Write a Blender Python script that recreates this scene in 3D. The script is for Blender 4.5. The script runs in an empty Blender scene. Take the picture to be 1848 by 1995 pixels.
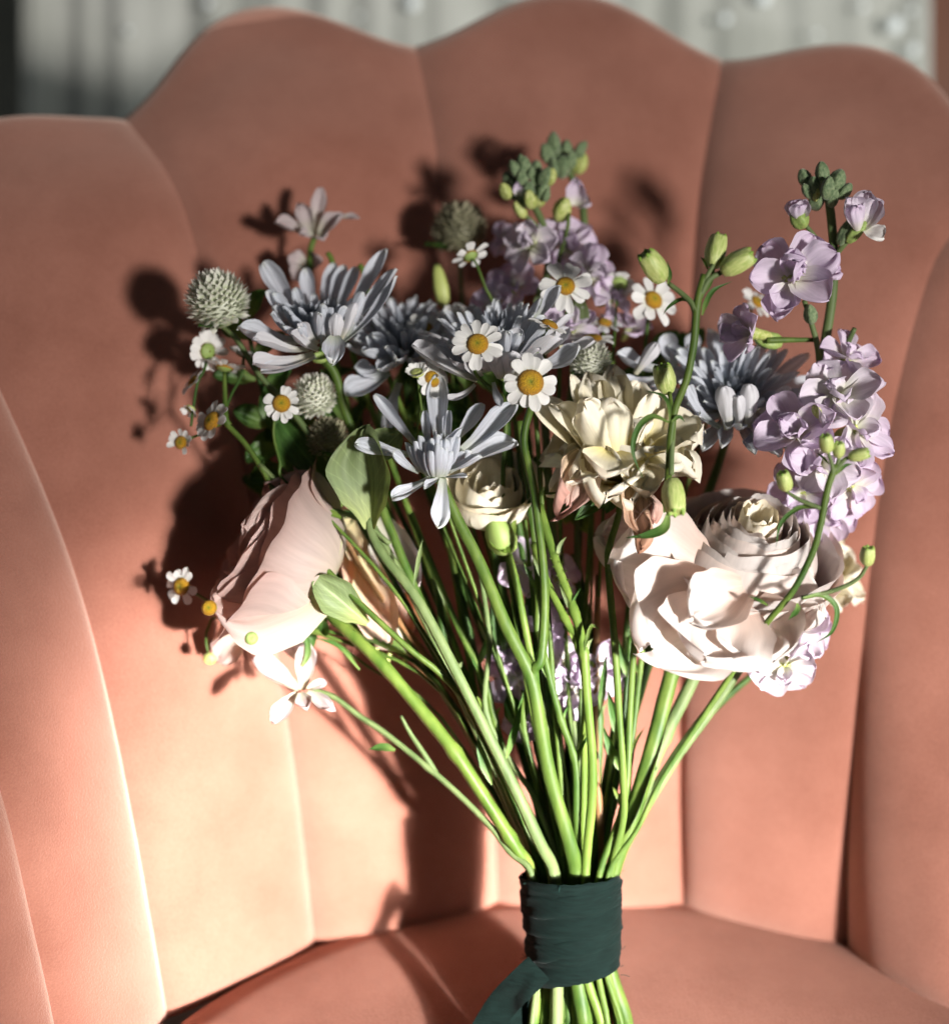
import bpy, math, random
from mathutils import Vector, Matrix, noise
random.seed(7)
SC = bpy.context.scene
COL = SC.collection
R_ = math.radians
# ------------------------------------------------------------------ camera
PITCH = R_(22); FPX = 3080.0
CAM = Vector((0, 0, .932))
RX = Vector((1, 0, 0)); UP = Vector((0, math.sin(PITCH), math.cos(PITCH))); FW = Vector((0, math.cos(PITCH), -math.sin(PITCH)))
cd = bpy.data.cameras.new('camera'); cam = bpy.data.objects.new('camera', cd); COL.objects.link(cam)
cam.location = CAM; cam.rotation_euler = (math.pi/2 - PITCH, 0, 0)
cd.sensor_fit = 'HORIZONTAL'; cd.sensor_width = 36; cd.lens = 60; cd.clip_start = .02; cd.clip_end = 50
cd.dof.use_dof = True; cd.dof.focus_distance = .668; cd.dof.aperture_fstop = 3.0
SC.camera = cam
def P(u, v, d): return CAM + RX*((u-924)/FPX*d) + UP*(-(v-997.5)/FPX*d) + FW*d
def Dv(x, y, z): return (RX*x + UP*y - FW*z).normalized()      # right, up, toward the lens
def sz(n, d=.68): return n/FPX*d
# ------------------------------------------------------------------ light
SC.view_settings.view_transform = 'Standard'; SC.view_settings.look = 'None'
SC.view_settings.exposure = 0; SC.view_settings.gamma = 1
W = bpy.data.worlds.new('World'); SC.world = W; W.use_nodes = True
W.node_tree.nodes['Background'].inputs[0].default_value = (.62, .68, .75, 1)
W.node_tree.nodes['Background'].inputs[1].default_value = .07
LD = (RX*-.68 + UP*.13 + FW*1.0).normalized()
def spot(name, target, dist, watts, size_deg, blend, radius, color=(1, .95, .91), off=Vector((0, 0, 0))):
    l = bpy.data.lights.new(name, 'SPOT'); l.energy = watts; l.spot_size = R_(size_deg); l.spot_blend = blend
    l.shadow_soft_size = radius; l.color = color
    o = bpy.data.objects.new(name, l); COL.objects.link(o)
    o.location = target - LD*dist + off
    o.rotation_euler = (target - o.location).to_track_quat('-Z', 'Y').to_euler()
    return o
spot('window_light', P(924, 997, .72), 3.0, 360, 40, .3, .18)
spot('low_beam', P(1480, 1750, .74), 3.0, 900, 11, 1.0, .18)
spot('hot_beam', P(680, 1650, .77), 3.0, 14000, 3.0, 1.0, .15)
al = bpy.data.lights.new('curtain_fill', 'AREA'); al.energy = 1.15; al.size = .8; al.color = (.93, 1, .97)  # unseen fill lamp added behind the chair to brighten the curtain
ao = bpy.data.objects.new('curtain_fill', al); COL.objects.link(ao)
ao.location = P(1750, 300, .93); ao.rotation_euler = (P(1400, -200, 1.2) - ao.location).to_track_quat('-Z', 'Y').to_euler()
# ------------------------------------------------------------------ materials
def newmat(name):
    m = bpy.data.materials.new(name); m.use_nodes = True
    nt = m.node_tree; return m, nt, nt.nodes['Principled BSDF'], nt.nodes['Material Output']
def N(nt, typ, **kw):
    n = nt.nodes.new(typ)
    for k, v in kw.items(): setattr(n, k, v)
    return n
def ramp(nt, stops):
    r = N(nt, 'ShaderNodeValToRGB'); e = r.color_ramp.elements
    while len(e) < len(stops): e.new(.5)
    for x, (p, c) in zip(e, stops): x.position = p; x.color = (*c, 1)
    return r
def petal_mat(name, stops, transl=.3, rough=.55, vein=.25, crinkle=.0, sub=(1, 1, 1), vary=.12, spec=.3, rib=0):
    """colour runs along the petal (UV v), fine veins run along it too"""
    m, nt, b, out = newmat(name); L = nt.links.new
    uv = N(nt, 'ShaderNodeUVMap'); mp = N(nt, 'ShaderNodeMapping'); mp.inputs['Scale'].default_value = (16, 1.6, 1)
    L(uv.outputs[0], mp.inputs[0])
    oi = N(nt, 'ShaderNodeObjectInfo')
    ad = N(nt, 'ShaderNodeVectorMath', operation='ADD'); L(mp.outputs[0], ad.inputs[0]); L(oi.outputs['Random'], ad.inputs[1])
    nz = N(nt, 'ShaderNodeTexNoise'); nz.inputs['Scale'].default_value = 1.3; nz.inputs['Detail'].default_value = 3
    L(ad.outputs[0], nz.inputs['Vector'])
    sx = N(nt, 'ShaderNodeSeparateXYZ'); L(uv.outputs[0], sx.inputs[0])
    rp = ramp(nt, stops); L(sx.outputs[1], rp.inputs[0])
    mr = N(nt, 'ShaderNodeMapRange'); L(nz.outputs[0], mr.inputs[0]); mr.inputs['From Min'].default_value = .3; mr.inputs['From Max'].default_value = .7
    mr.inputs['To Min'].default_value = 1-vein; mr.inputs['To Max'].default_value = 1+vein*.25
    mr2 = N(nt, 'ShaderNodeMapRange'); L(oi.outputs['Random'], mr2.inputs[0]); mr2.inputs['To Min'].default_value = 1-vary; mr2.inputs['To Max'].default_value = 1+vary*.4
    mu = N(nt, 'ShaderNodeMath', operation='MULTIPLY'); L(mr.outputs[0], mu.inputs[0]); L(mr2.outputs[0], mu.inputs[1])
    mx = N(nt, 'ShaderNodeVectorMath', operation='SCALE'); L(rp.outputs[0], mx.inputs[0]); L(mu.outputs[0], mx.inputs['Scale'])
    if rib:
        ab = N(nt, 'ShaderNodeMath', operation='SUBTRACT'); L(sx.outputs[0], ab.inputs[0]); ab.inputs[1].default_value = .5
        a2 = N(nt, 'ShaderNodeMath', operation='ABSOLUTE'); L(ab.outputs[0], a2.inputs[0])
        k1 = N(nt, 'ShaderNodeMapRange'); L(a2.outputs[0], k1.inputs[0]); k1.inputs['From Max'].default_value = .035; k1.inputs['To Min'].default_value = 1; k1.inputs['To Max'].default_value = 0
        d1 = N(nt, 'ShaderNodeMath', operation='MULTIPLY_ADD'); L(a2.outputs[0], d1.inputs[0]); d1.inputs[1].default_value = -.8; L(sx.outputs[1], d1.inputs[2])
        d2 = N(nt, 'ShaderNodeMath', operation='MULTIPLY'); L(d1.outputs[0], d2.inputs[0]); d2.inputs[1].default_value = 50
        d3 = N(nt, 'ShaderNodeMath', operation='SINE'); L(d2.outputs[0], d3.inputs[0])
        k2 = N(nt, 'ShaderNodeMapRange'); L(d3.outputs[0], k2.inputs[0]); k2.inputs['From Min'].default_value = .86; k2.inputs['To Max'].default_value = .45
        mxx = N(nt, 'ShaderNodeMath', operation='MAXIMUM'); L(k1.outputs[0], mxx.inputs[0]); L(k2.outputs[0], mxx.inputs[1])
        mq = N(nt, 'ShaderNodeMath', operation='MULTIPLY_ADD'); L(mxx.outputs[0], mq.inputs[0]); mq.inputs[1].default_value = rib; mq.inputs[2].default_value = 1
        m3 = N(nt, 'ShaderNodeVectorMath', operation='SCALE'); L(mx.outputs[0], m3.inputs[0]); L(mq.outputs[0], m3.inputs['Scale']); mx = m3
    L(mx.outputs[0], b.inputs['Base Color']); b.inputs['Roughness'].default_value = rough; b.inputs['Specular IOR Level'].default_value = spec
    bp = N(nt, 'ShaderNodeBump'); bp.inputs['Strength'].default_value = .5; bp.inputs['Distance'].default_value = .00011 + crinkle*.0006
    if crinkle:
        n2 = N(nt, 'ShaderNodeTexNoise'); n2.inputs['Scale'].default_value = 330; n2.inputs['Detail'].default_value = 2
        tc = N(nt, 'ShaderNodeTexCoord'); g = N(nt, 'ShaderNodeNewGeometry'); L(g.outputs['Position'], n2.inputs['Vector'])
        am = N(nt, 'ShaderNodeMath', operation='ADD'); L(nz.outputs[0], am.inputs[0]); L(n2.outputs[0], am.inputs[1]); L(am.outputs[0], bp.inputs['Height'])
    else: L(nz.outputs[0], bp.inputs['Height'])
    L(bp.outputs[0], b.inputs['Normal'])
    if transl > 0:
        tr = N(nt, 'ShaderNodeBsdfTranslucent'); tm = N(nt, 'ShaderNodeVectorMath', operation='MULTIPLY')
        L(mx.outputs[0], tm.inputs[0]); tm.inputs[1].default_value = sub; L(tm.outputs[0], tr.inputs[0]); L(bp.outputs[0], tr.inputs['Normal'])
        ms = N(nt, 'ShaderNodeMixShader'); ms.inputs[0].default_value = transl
        L(b.outputs[0], ms.inputs[1]); L(tr.outputs[0], ms.inputs[2]); L(ms.outputs[0], out.inputs[0])
    return m
def plain_mat(name, c1, c2, scale=60, rough=.45, bump=.3, dist=.0008, stretch=(1, 1, 1), spec=.4, sheen=0, sub=0):
    m, nt, b, out = newmat(name); L = nt.links.new
    g = N(nt, 'ShaderNodeTexCoord'); mp = N(nt, 'ShaderNodeMapping'); mp.inputs['Scale'].default_value = stretch
    L(g.outputs['Object'], mp.inputs[0])
    nz = N(nt, 'ShaderNodeTexNoise'); nz.inputs['Scale'].default_value = scale; nz.inputs['Detail'].default_value = 5
    L(mp.outputs[0], nz.inputs[0])
    rp = ramp(nt, [(.3, c1), (.7, c2)]); L(nz.outputs[0], rp.inputs[0]); L(rp.outputs[0], b.inputs['Base Color'])
    bp = N(nt, 'ShaderNodeBump'); bp.inputs['Strength'].default_value = bump; bp.inputs['Distance'].default_value = dist
    L(nz.outputs[0], bp.inputs['Height']); L(bp.outputs[0], b.inputs['Normal'])
    b.inputs['Roughness'].default_value = rough; b.inputs['Specular IOR Level'].default_value = spec
    if sheen: b.inputs['Sheen Weight'].default_value = sheen; b.inputs['Sheen Roughness'].default_value = .45
    return m
M = {}
M['mum'] = petal_mat('lilac_blue_petal', [(0, (0.490, 0.536, 0.429)), (.25, (0.594, 0.618, 0.681)), (.75, (0.734, 0.779, 0.845)), (.93, (0.799, 0.844, 0.855)), (1, (0.873, 0.909, 0.855))], .35, vein=.34)
M['mum_pale'] = petal_mat('grey_white_petal', [(0, (.62, .60, .42)), (.25, (.66, .66, .68)), (1, (.76, .76, .80))], .3, vein=.12)
M['mum_core'] = petal_mat('slate_petal', [(0, (.20, .24, .16)), (.5, (.42, .46, .52)), (1, (.60, .63, .68))], .15, vein=.2)
M['white'] = petal_mat('white_petal', [(0, (0.768, 0.787, 0.653)), (.2, (0.806, 0.806, 0.778)), (1, (0.826, 0.826, 0.797))], .25, vein=.12)
M['cream'] = petal_mat('cream_petal', [(0, (0.800, 0.680, 0.260)), (.3, (0.870, 0.810, 0.600)), (.8, (0.900, 0.860, 0.720)), (1, (0.860, 0.790, 0.640))], .2, vein=.10, crinkle=.12, sub=(1, .92, .7))
M['blush'] = petal_mat('blush_petal', [(0, (0.668, 0.509, 0.430)), (.35, (0.668, 0.589, 0.540)), (.75, (0.675, 0.635, 0.608)), (1, (0.675, 0.643, 0.616))], .36, vein=.12, sub=(1, .88, .82))
M['blush_deep'] = petal_mat('deep_blush_petal', [(0, (0.710, 0.467, 0.363)), (.5, (0.736, 0.598, 0.527)), (1, (0.728, 0.667, 0.624))], .38, vein=.14, sub=(1, .80, .70))
M['rose'] = petal_mat('rose_petal', [(0, (0.497, 0.484, 0.308)), (.25, (0.537, 0.464, 0.389)), (.6, (0.537, 0.443, 0.403)), (1, (0.523, 0.375, 0.342))], .45, vein=.14, sub=(1, .76, .64))
M['peach'] = petal_mat('peach_petal', [(0, (.74, .66, .36)), (.4, (.78, .54, .40)), (1, (.80, .62, .52))], .4, vein=.12, sub=(1, .6, .4))
M['lilac'] = petal_mat('lilac_petal', [(0, (0.799, 0.821, 0.648)), (.3, (0.756, 0.670, 0.788)), (1, (0.713, 0.583, 0.756))], .3, vein=.14, crinkle=.15, sub=(1, .85, 1))
M['lilac_pale'] = petal_mat('pale_lilac_petal', [(0, (0.758, 0.778, 0.598)), (.35, (0.778, 0.718, 0.788)), (1, (0.738, 0.638, 0.769))], .3, vein=.12, crinkle=.12)
M['pinkwhite'] = petal_mat('pinkish_white_petal', [(0, (0.535, 0.549, 0.405)), (.4, (0.578, 0.506, 0.506)), (1, (0.578, 0.491, 0.491))], .35, vein=.12)
M['wilt'] = petal_mat('wilted_petal', [(0, (.70, .56, .34)), (.5, (.72, .52, .44)), (1, (.62, .34, .28))], .3, vein=.4, crinkle=.8)
M['brownwilt'] = petal_mat('brown_wilted_petal', [(0, (.74, .62, .40)), (.4, (.62, .40, .28)), (1, (.30, .15, .09))], .25, vein=.4, crinkle=.9)
M['leaf'] = petal_mat('green_leaf', [(0, (.20, .30, .08)), (.5, (.06, .14, .03)), (1, (.05, .12, .025))], .3, rough=.45, vein=.3, sub=(1.2, 1.3, .5), rib=.6)
M['leaf_pale'] = petal_mat('sage_leaf', [(0, (.34, .40, .14)), (.3, (.20, .27, .12)), (1, (.17, .22, .09))], .3, rough=.55, vein=.3, sub=(1.1, 1.1, .5), rib=.5)
M['sepal'] = petal_mat('bright_sepal', [(0, (.16, .26, .04)), (1, (.22, .30, .07))], .3, rough=.4, vein=.25)
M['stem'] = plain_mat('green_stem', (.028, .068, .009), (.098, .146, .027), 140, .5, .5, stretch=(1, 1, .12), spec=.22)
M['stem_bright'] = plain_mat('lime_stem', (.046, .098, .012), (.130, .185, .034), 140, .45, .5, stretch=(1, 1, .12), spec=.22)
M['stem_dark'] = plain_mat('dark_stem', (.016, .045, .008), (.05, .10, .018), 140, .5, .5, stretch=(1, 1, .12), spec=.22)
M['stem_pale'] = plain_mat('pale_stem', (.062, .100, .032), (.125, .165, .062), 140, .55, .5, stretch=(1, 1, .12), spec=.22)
M['stem_brown'] = plain_mat('brown_stem', (.16, .08, .03), (.26, .14, .06), 90, .5, .3, stretch=(1, 1, .12), spec=.22)
M['node'] = plain_mat('stem_node', (.24, .22, .05), (.36, .26, .10), 400, .6, .6)
M['calyx'] = plain_mat('green_calyx', (.18, .28, .06), (.30, .38, .12), 7, .5, .4)
M['bud'] = plain_mat('budgreen', (.27, .37, .08), (.52, .56, .23), 7, .4, .5, stretch=(2.2, 2.2, .5))
M['budtip'] = plain_mat('bud_tip_green', (.14, .28, .03), (.24, .36, .06), 7, .4, .3)
M['stockbud'] = plain_mat('grey_green_bud', (.055, .105, .04), (.20, .26, .13), 7, .7, .5, sheen=.4)
M['limebud'] = plain_mat('lime_bud', (.24, .31, .05), (.52, .54, .22), 7, .5, .4)
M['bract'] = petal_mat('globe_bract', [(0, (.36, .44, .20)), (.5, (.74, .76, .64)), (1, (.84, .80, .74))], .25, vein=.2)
M['bract_dim'] = petal_mat('shaded_globe_bract', [(0, (.16, .17, .08)), (.5, (.32, .31, .20)), (1, (.42, .37, .26))], .15, vein=.3)  # darker copy of the bract: shade on two heads put into the colour
m, nt, b, _ = newmat('yellow_disc'); M['disc'] = m
_vo = N(nt, 'ShaderNodeTexVoronoi'); _vo.inputs['Scale'].default_value = 11; _tc = N(nt, 'ShaderNodeTexCoord'); nt.links.new(_tc.outputs['Object'], _vo.inputs['Vector'])
_uv = N(nt, 'ShaderNodeUVMap'); _s = N(nt, 'ShaderNodeSeparateXYZ'); nt.links.new(_uv.outputs[0], _s.inputs[0])
_r = ramp(nt, [(0, (.28, .36, .02)), (.25, (.62, .42, .012)), (.6, (.74, .41, .008)), (1, (.56, .26, .005))]); nt.links.new(_s.outputs[1], _r.inputs[0]); 
_mv = N(nt, 'ShaderNodeMapRange'); nt.links.new(_vo.outputs['Distance'], _mv.inputs[0]); _mv.inputs['From Max'].default_value = .6; _mv.inputs['To Min'].default_value = 1.1; _mv.inputs['To Max'].default_value = .45  # shade in the gaps between florets put into the colour
_ml = N(nt, 'ShaderNodeVectorMath', operation='SCALE'); nt.links.new(_r.outputs[0], _ml.inputs[0]); nt.links.new(_mv.outputs[0], _ml.inputs['Scale']); nt.links.new(_ml.outputs[0], b.inputs['Base Color'])
_bp = N(nt, 'ShaderNodeBump'); _bp.invert = True; _bp.inputs['Strength'].default_value = .8; _bp.inputs['Distance'].default_value = .0006; nt.links.new(_vo.outputs['Distance'], _bp.inputs['Height']); nt.links.new(_bp.outputs[0], b.inputs['Normal'])
b.inputs['Roughness'].default_value = .6
M['wood'] = plain_mat('brown_wood', (.10, .035, .018), (.16, .06, .03), 6, .5, .2, stretch=(4, 4, .4))
M['darkwall'] = plain_mat('dark_wall', (.32, .31, .25), (.42, .41, .34), 6, .8, .1)
M['ribbon'] = plain_mat('teal_cotton_ribbon', (.0012, .0044, .0036), (.0028, .0088, .0074), 420, .9, .6, .0005, stretch=(.4, .4, 3.0), spec=.08, sheen=.03)
M['thread'] = plain_mat('teal_thread', (.008, .03, .026), (.014, .05, .04), 300, .9, .2, spec=.1)
# velvet
m, nt, b, _ = newmat('terracotta_velvet'); M['velvet'] = m; L = nt.links.new
tc = N(nt, 'ShaderNodeTexCoord')
n1 = N(nt, 'ShaderNodeTexNoise'); n1.inputs['Scale'].default_value = 16; n1.inputs['Detail'].default_value = 6; n1.inputs['Roughness'].default_value = .62; L(tc.outputs['Object'], n1.inputs[0])
n2 = N(nt, 'ShaderNodeTexNoise'); n2.inputs['Scale'].default_value = 1100; n2.inputs['Detail'].default_value = 3; L(tc.outputs['Object'], n2.inputs[0])
ma = N(nt, 'ShaderNodeMath', operation='MULTIPLY_ADD'); L(n2.outputs[0], ma.inputs[0]); ma.inputs[1].default_value = .5; L(n1.outputs[0], ma.inputs[2])
rp = ramp(nt, [(.50, (.205, .074, .048)), (1.0, (.320, .134, .094))]); L(ma.outputs[0], rp.inputs[0]); L(rp.outputs[0], b.inputs['Base Color'])
bp = N(nt, 'ShaderNodeBump'); bp.inputs['Strength'].default_value = .5; bp.inputs['Distance'].default_value = .0009; L(n2.outputs[0], bp.inputs['Height']); L(bp.outputs[0], b.inputs['Normal'])
b.inputs['Roughness'].default_value = .85; b.inputs['Specular IOR Level'].default_value = .15
b.inputs['Sheen Weight'].default_value = .8; b.inputs['Sheen Roughness'].default_value = .55; b.inputs['Sheen Tint'].default_value = (1, .78, .66, 1)
M['velvet_seat'] = M['velvet'].copy(); M['velvet_seat'].name = 'terracotta_velvet_seat'
M['velvet_seat'].node_tree.nodes['Principled BSDF'].inputs['Sheen Weight'].default_value = .22
# curtain cloth
m, nt, b, out = newmat('sheer_grey_cloth'); M['curtain'] = m; L = nt.links.new
tc = N(nt, 'ShaderNodeTexCoord'); n1 = N(nt, 'ShaderNodeTexNoise'); n1.inputs['Scale'].default_value = 14; L(tc.outputs['Object'], n1.inputs[0])
rp = ramp(nt, [(.3, (.34, .35, .31)), (.7, (.46, .47, .43))]); L(n1.outputs[0], rp.inputs[0]); L(rp.outputs[0], b.inputs['Base Color'])
b.inputs['Roughness'].default_value = .7; b.inputs['Sheen Weight'].default_value = .3
m, nt, b, out = newmat('pearl_bead'); M['pearl'] = m
b.inputs['Base Color'].default_value = (.86, .92, .92, 1); b.inputs['Roughness'].default_value = .6
# ------------------------------------------------------------------ mesh helpers
def mesh(name, verts, faces, uvs=None, smooth=True):
    me = bpy.data.meshes.new(name); me.from_pydata([tuple(v) for v in verts], [], faces)
    if uvs:
        ul = me.uv_layers.new(name='UVMap')
        for lp in me.loops: ul.data[lp.index].uv = uvs[lp.vertex_index]
    if smooth: me.polygons.foreach_set('use_smooth', [True]*len(me.polygons))
    me.materials.append(None); me.update(); return me
class Bag:
    def __init__(s): s.v = []; s.f = []; s.uv = []
    def grid(s, rows, closed=False, uvf=None):
        o = len(s.v); n = len(rows[0]); k = len(rows)
        for i, r in enumerate(rows):
            for j, p in enumerate(r): s.v.append(p); s.uv.append((j/(n-1 if not closed else n), i/max(1, k-1)))
        for i in range(k-1):
            for j in range(n if closed else n-1):
                a = o+i*n+j; b = o+i*n+(j+1) % n; s.f.append((a, b, b+n, a+n))
    def fan(s, ring_start, n, p, flip=False):
        s.v.append(p); s.uv.append((.5, 1)); c = len(s.v)-1
        for j in range(n):
            a, b = ring_start+j, ring_start+(j+1) % n
            s.f.append((b, a, c) if flip else (a, b, c))
    def tube(s, pts, rads, n=8, caps=True, ell=1, rid=0):
        pts = [Vector(p) for p in pts]; rows = []; prev = None
        for i, p in enumerate(pts):
            t = (pts[min(i+1, len(pts)-1)] - pts[max(i-1, 0)]).normalized()
            if prev is None:
                prev = t.orthogonal().normalized()
            x = (prev - t*prev.dot(t)).normalized(); y = t.cross(x); prev = x
            rr = rads[i]*(1+.07*noise.noise(p*90)) if len(pts) > 8 else rads[i]
            rows.append([p + x*(math.cos(2*math.pi*j/n)*rr*(1+rid*math.cos(8*math.pi*j/n))) + y*(math.sin(2*math.pi*j/n)*rr*ell*(1+rid*math.cos(8*math.pi*j/n))) for j in range(n)])
        o = len(s.v); s.grid(rows, True)
        if caps:
            s.fan(o, n, pts[0], True); s.fan(o+(len(pts)-1)*n, n, pts[-1])
    def lathe(s, prof, n=12, mat=Matrix(), lobes=0, amp=0):
        rows = [[mat @ Vector((r*(1+amp*math.cos(lobes*2*math.pi*j/n))*math.cos(2*math.pi*j/n), r*(1+amp*math.cos(lobes*2*math.pi*j/n))*math.sin(2*math.pi*j/n), z)) for j in range(n)] for r, z in prof]
        s.grid(rows, True)
    def build(s, name): return mesh(name, s.v, s.f, s.uv)
def cr(pts, k=6):
    """Catmull-Rom through points; each is a Vector or tuple"""
    p = [Vector(x) for x in pts]; p = [p[0]*2-p[1]] + p + [p[-1]*2-p[-2]]; out = []
    for i in range(1, len(p)-2):
        for j in range(k):
            t = j/k; a, b, c, d = p[i-1:i+3]
            out.append(.5*((2*b) + (c-a)*t + (2*a-5*b+4*c-d)*t*t + (3*b-a-3*c+d)*t**3))
    out.append(p[-2]); return out
def lerp1(tab, v):
    for (a, x), (b, y) in zip(tab, tab[1:]):
        if v <= b:
            t = (v-a)/(b-a) if b > a else 0; t = t*t*(3-2*t)*.5 + t*.5; return x+(y-x)*t
    return tab[-1][1]
PROF = {
 'mum': [(0, .18), (.25, .26), (.5, .40), (.72, .5), (.86, .46), (1, .10)],
 'narrow': [(0, .3), (.4, .46), (.7, .5), (.9, .36), (1, .08)],
 'daisy': [(0, .26), (.3, .42), (.7, .5), (.9, .44), (1, .22)],
 'round': [(0, .12), (.2, .27), (.45, .44), (.7, .5), (.9, .42), (1, .22)],
 'wide': [(0, .18), (.15, .34), (.4, .49), (.7, .5), (.9, .43), (1, .30)],
 'leaf': [(0, .05), (.15, .30), (.4, .5), (.7, .40), (.9, .18), (1, .01)],
 'ovate': [(0, .08), (.12, .16), (.3, .36), (.6, .5), (.85, .38), (1, .10)],
 'blade': [(0, .25), (.3, .5), (.7, .4), (1, .02)],
}
ASP = {'mum': .32, 'narrow': .22, 'daisy': .42, 'round': .75, 'wide': .9, 'leaf': .5, 'ovate': .65, 'blade': .2}
def petal_mesh(name, prof, curl=.3, cup=.3, rec=0, ruf=0, notch=0, seed=0, nu=6, nv=9, side=0, crease=0, groove=0):
    """unit length along +Y, full width 1; rounded tip"""
    rows = []; rnd = random.Random(seed); o1 = rnd.uniform(0, 50); asp = ASP[prof]
    for i in range(nv+1):
        t = i/nv; v = 1-(1-t)**1.7 if prof not in ('leaf', 'blade') else t; row = []
        w = lerp1(PROF[prof], min(v, .86))
        if prof in ('leaf', 'blade'): w = lerp1(PROF[prof], v)
        elif v > .72: w *= math.sqrt(max(0, 1-((v-.72)/.28)**2.2))*.97+.03
        for j in range(nu+1):
            u = 2*j/nu-1
            x = u*w + side*(v*v-v)
            y = v - notch*max(0, v-.8)*5*(1-min(1, abs(u)*1.3))
            z = curl*(v*v-v) - rec*(v**5-v)*.5 + asp*(cup*u*u*w*2*.8 - crease*math.exp(-(u*4)**2)*v*(1-v) + groove*math.cos(u*9.4)*min(1, v*2)*(1-v**3))
            if ruf:
                q = ruf*(v**1.5)*(.35+.65*abs(u))*asp*1.3
                z += q*noise.noise(Vector((u*2.6+o1, v*2.2, o1)))*1.0
                y += q*.5*noise.noise(Vector((u*3.7+o1, 7, o1)))*v
                x += q*.4*noise.noise(Vector((u*2+o1, v*3, 9+o1)))
            row.append(Vector((x, y, z)))
        rows.append(row)
    b = Bag(); b.grid(rows); return b.build(name)
def variants(n, *a, **k):
    return [petal_mesh(*a, seed=i*7+3, **{q: (v*(1+random.uniform(-.35, .35)) if q in ('curl', 'cup', 'rec', 'side') else v) for q, v in k.items()}) for i in range(n)]
PM = {
 'mum': variants(6, 'petal', 'mum', curl=.42, cup=.75, rec=-.10, ruf=.30, notch=.05, nu=10, nv=12, groove=.035, side=.12),
 'mumflat': variants(4, 'petal', 'mum', curl=.22, cup=.6, rec=.12, ruf=.35, notch=.04, nu=10, nv=12, groove=.03, side=.15),
 'tube': variants(5, 'petal', 'narrow', curl=.40, cup=1.1, ruf=.15, nu=6, nv=8, side=.12),
 'daisy': variants(5, 'petal', 'daisy', curl=.06, cup=.18, rec=.12, ruf=.12, notch=.06, nu=6, nv=8, groove=.02),
 'round': variants(5, 'petal', 'round', curl=.35, cup=.35, rec=.25, ruf=.36, notch=.06, nu=12, nv=12),
 'ruffle': variants(6, 'petal', 'wide', curl=.40, cup=.45, rec=.35, ruf=.42, notch=.08, nu=12, nv=11),
 'smooth': variants(5, 'petal', 'wide', curl=.50, cup=.38, rec=.22, ruf=.10, notch=.02, nu=14, nv=14),
 'petalback': variants(5, 'petal', 'wide', curl=.34, cup=.30, rec=.55, ruf=.10, notch=-.05, nu=16, nv=16),
 'wide': variants(4, 'petal', 'wide', curl=.55, cup=.40, rec=.25, ruf=.30, notch=.03, nu=16, nv=15),
 'leaf': variants(4, 'leaf', 'leaf', curl=.25, cup=.3, rec=.15, ruf=.2, nu=10, nv=12, crease=.25),
 'ovate': variants(2, 'leaf', 'ovate', curl=.20, cup=.34, rec=.2, ruf=.2, nu=18, nv=18, crease=.22),
 'blade': variants(3, 'leaf', 'blade', curl=.6, cup=.3, nu=4, nv=12, side=.9),
 'crumple': variants(3, 'petal', 'wide', curl=.4, cup=.5, rec=.3, ruf=.8, nu=14, nv=14),
}
KASP = {'mum': .32, 'mumflat': .32, 'tube': .22, 'daisy': .42, 'round': .75, 'ruffle': .9, 'wide': .9, 'smooth': .9, 'petalback': .9, 'leaf': .5, 'ovate': .65, 'blade': .2, 'crumple': .9}
# ------------------------------------------------------------------ things
def addobj(name, me, mat, mw, parent=None, root=None):
    o = bpy.data.objects.new(name, me); COL.objects.link(o)
    if me and mat is not None and me.materials:
        o.material_slots[0].link = 'OBJECT'; o.material_slots[0].material = mat
    if parent is not None:
        o.parent = parent; o.matrix_local = WM[parent.name].inverted() @ mw
    else: o.matrix_world = mw
    WM[o.name] = mw.copy()
    return o
WM = {}
def thing(name, label, cat, base, group=None):
    o = addobj(name, None, None, Matrix.Translation(base)); o.empty_display_size = .01
    o['label'] = label; o['category'] = cat
    if group: o['group'] = group
    return o
def structure(name, me, mat):
    o = addobj(name, me, mat, Matrix()); o['kind'] = 'structure'; return o
ID = Matrix()
def part(t, name, me, mat, mw=ID): return addobj(name, me, mat, mw, t)
def centred(bag, name, t, mat):
    """mesh built in world space, origin moved to its first point"""
    c = Vector(bag.v[0]); bag.v = [Vector(p)-c for p in bag.v]
    return part(t, name, bag.build(name), mat, Matrix.Translation(c))
def between(A, B, width, Nn, zs=None):
    y = B-A; l = y.length; y = y/l; z = (Nn - y*Nn.dot(y)).normalized(); x = y.cross(z)
    return Matrix(((x.x*width, y.x*l, z.x*(zs or l), A.x), (x.y*width, y.y*l, z.y*(zs or l), A.y), (x.z*width, y.z*l, z.z*(zs or l), A.z), (0, 0, 0, 1)))
def put(t, kind, mat, A, B, wpx, Nn=Dv(0, 0, 1), name=None, idx=None):
    """one petal or leaf from base A=(u,v,d) to tip B, wpx wide"""
    a, b = P(*A), P(*B); ms = PM[kind]; me = ms[random.randrange(len(ms)) if idx is None else idx % len(ms)]
    ww = sz(wpx, A[2])
    return part(t, name or me.name.split('.')[0], me, M[mat], between(a, b, ww, Nn, min((b-a).length*1.1, ww/KASP[kind])))
def axm(c, axis, spin=0):
    q = axis.to_track_quat('Z', 'Y').to_matrix().to_4x4()
    return Matrix.Translation(c) @ q @ Matrix.Rotation(spin, 4, 'Z')
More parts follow.
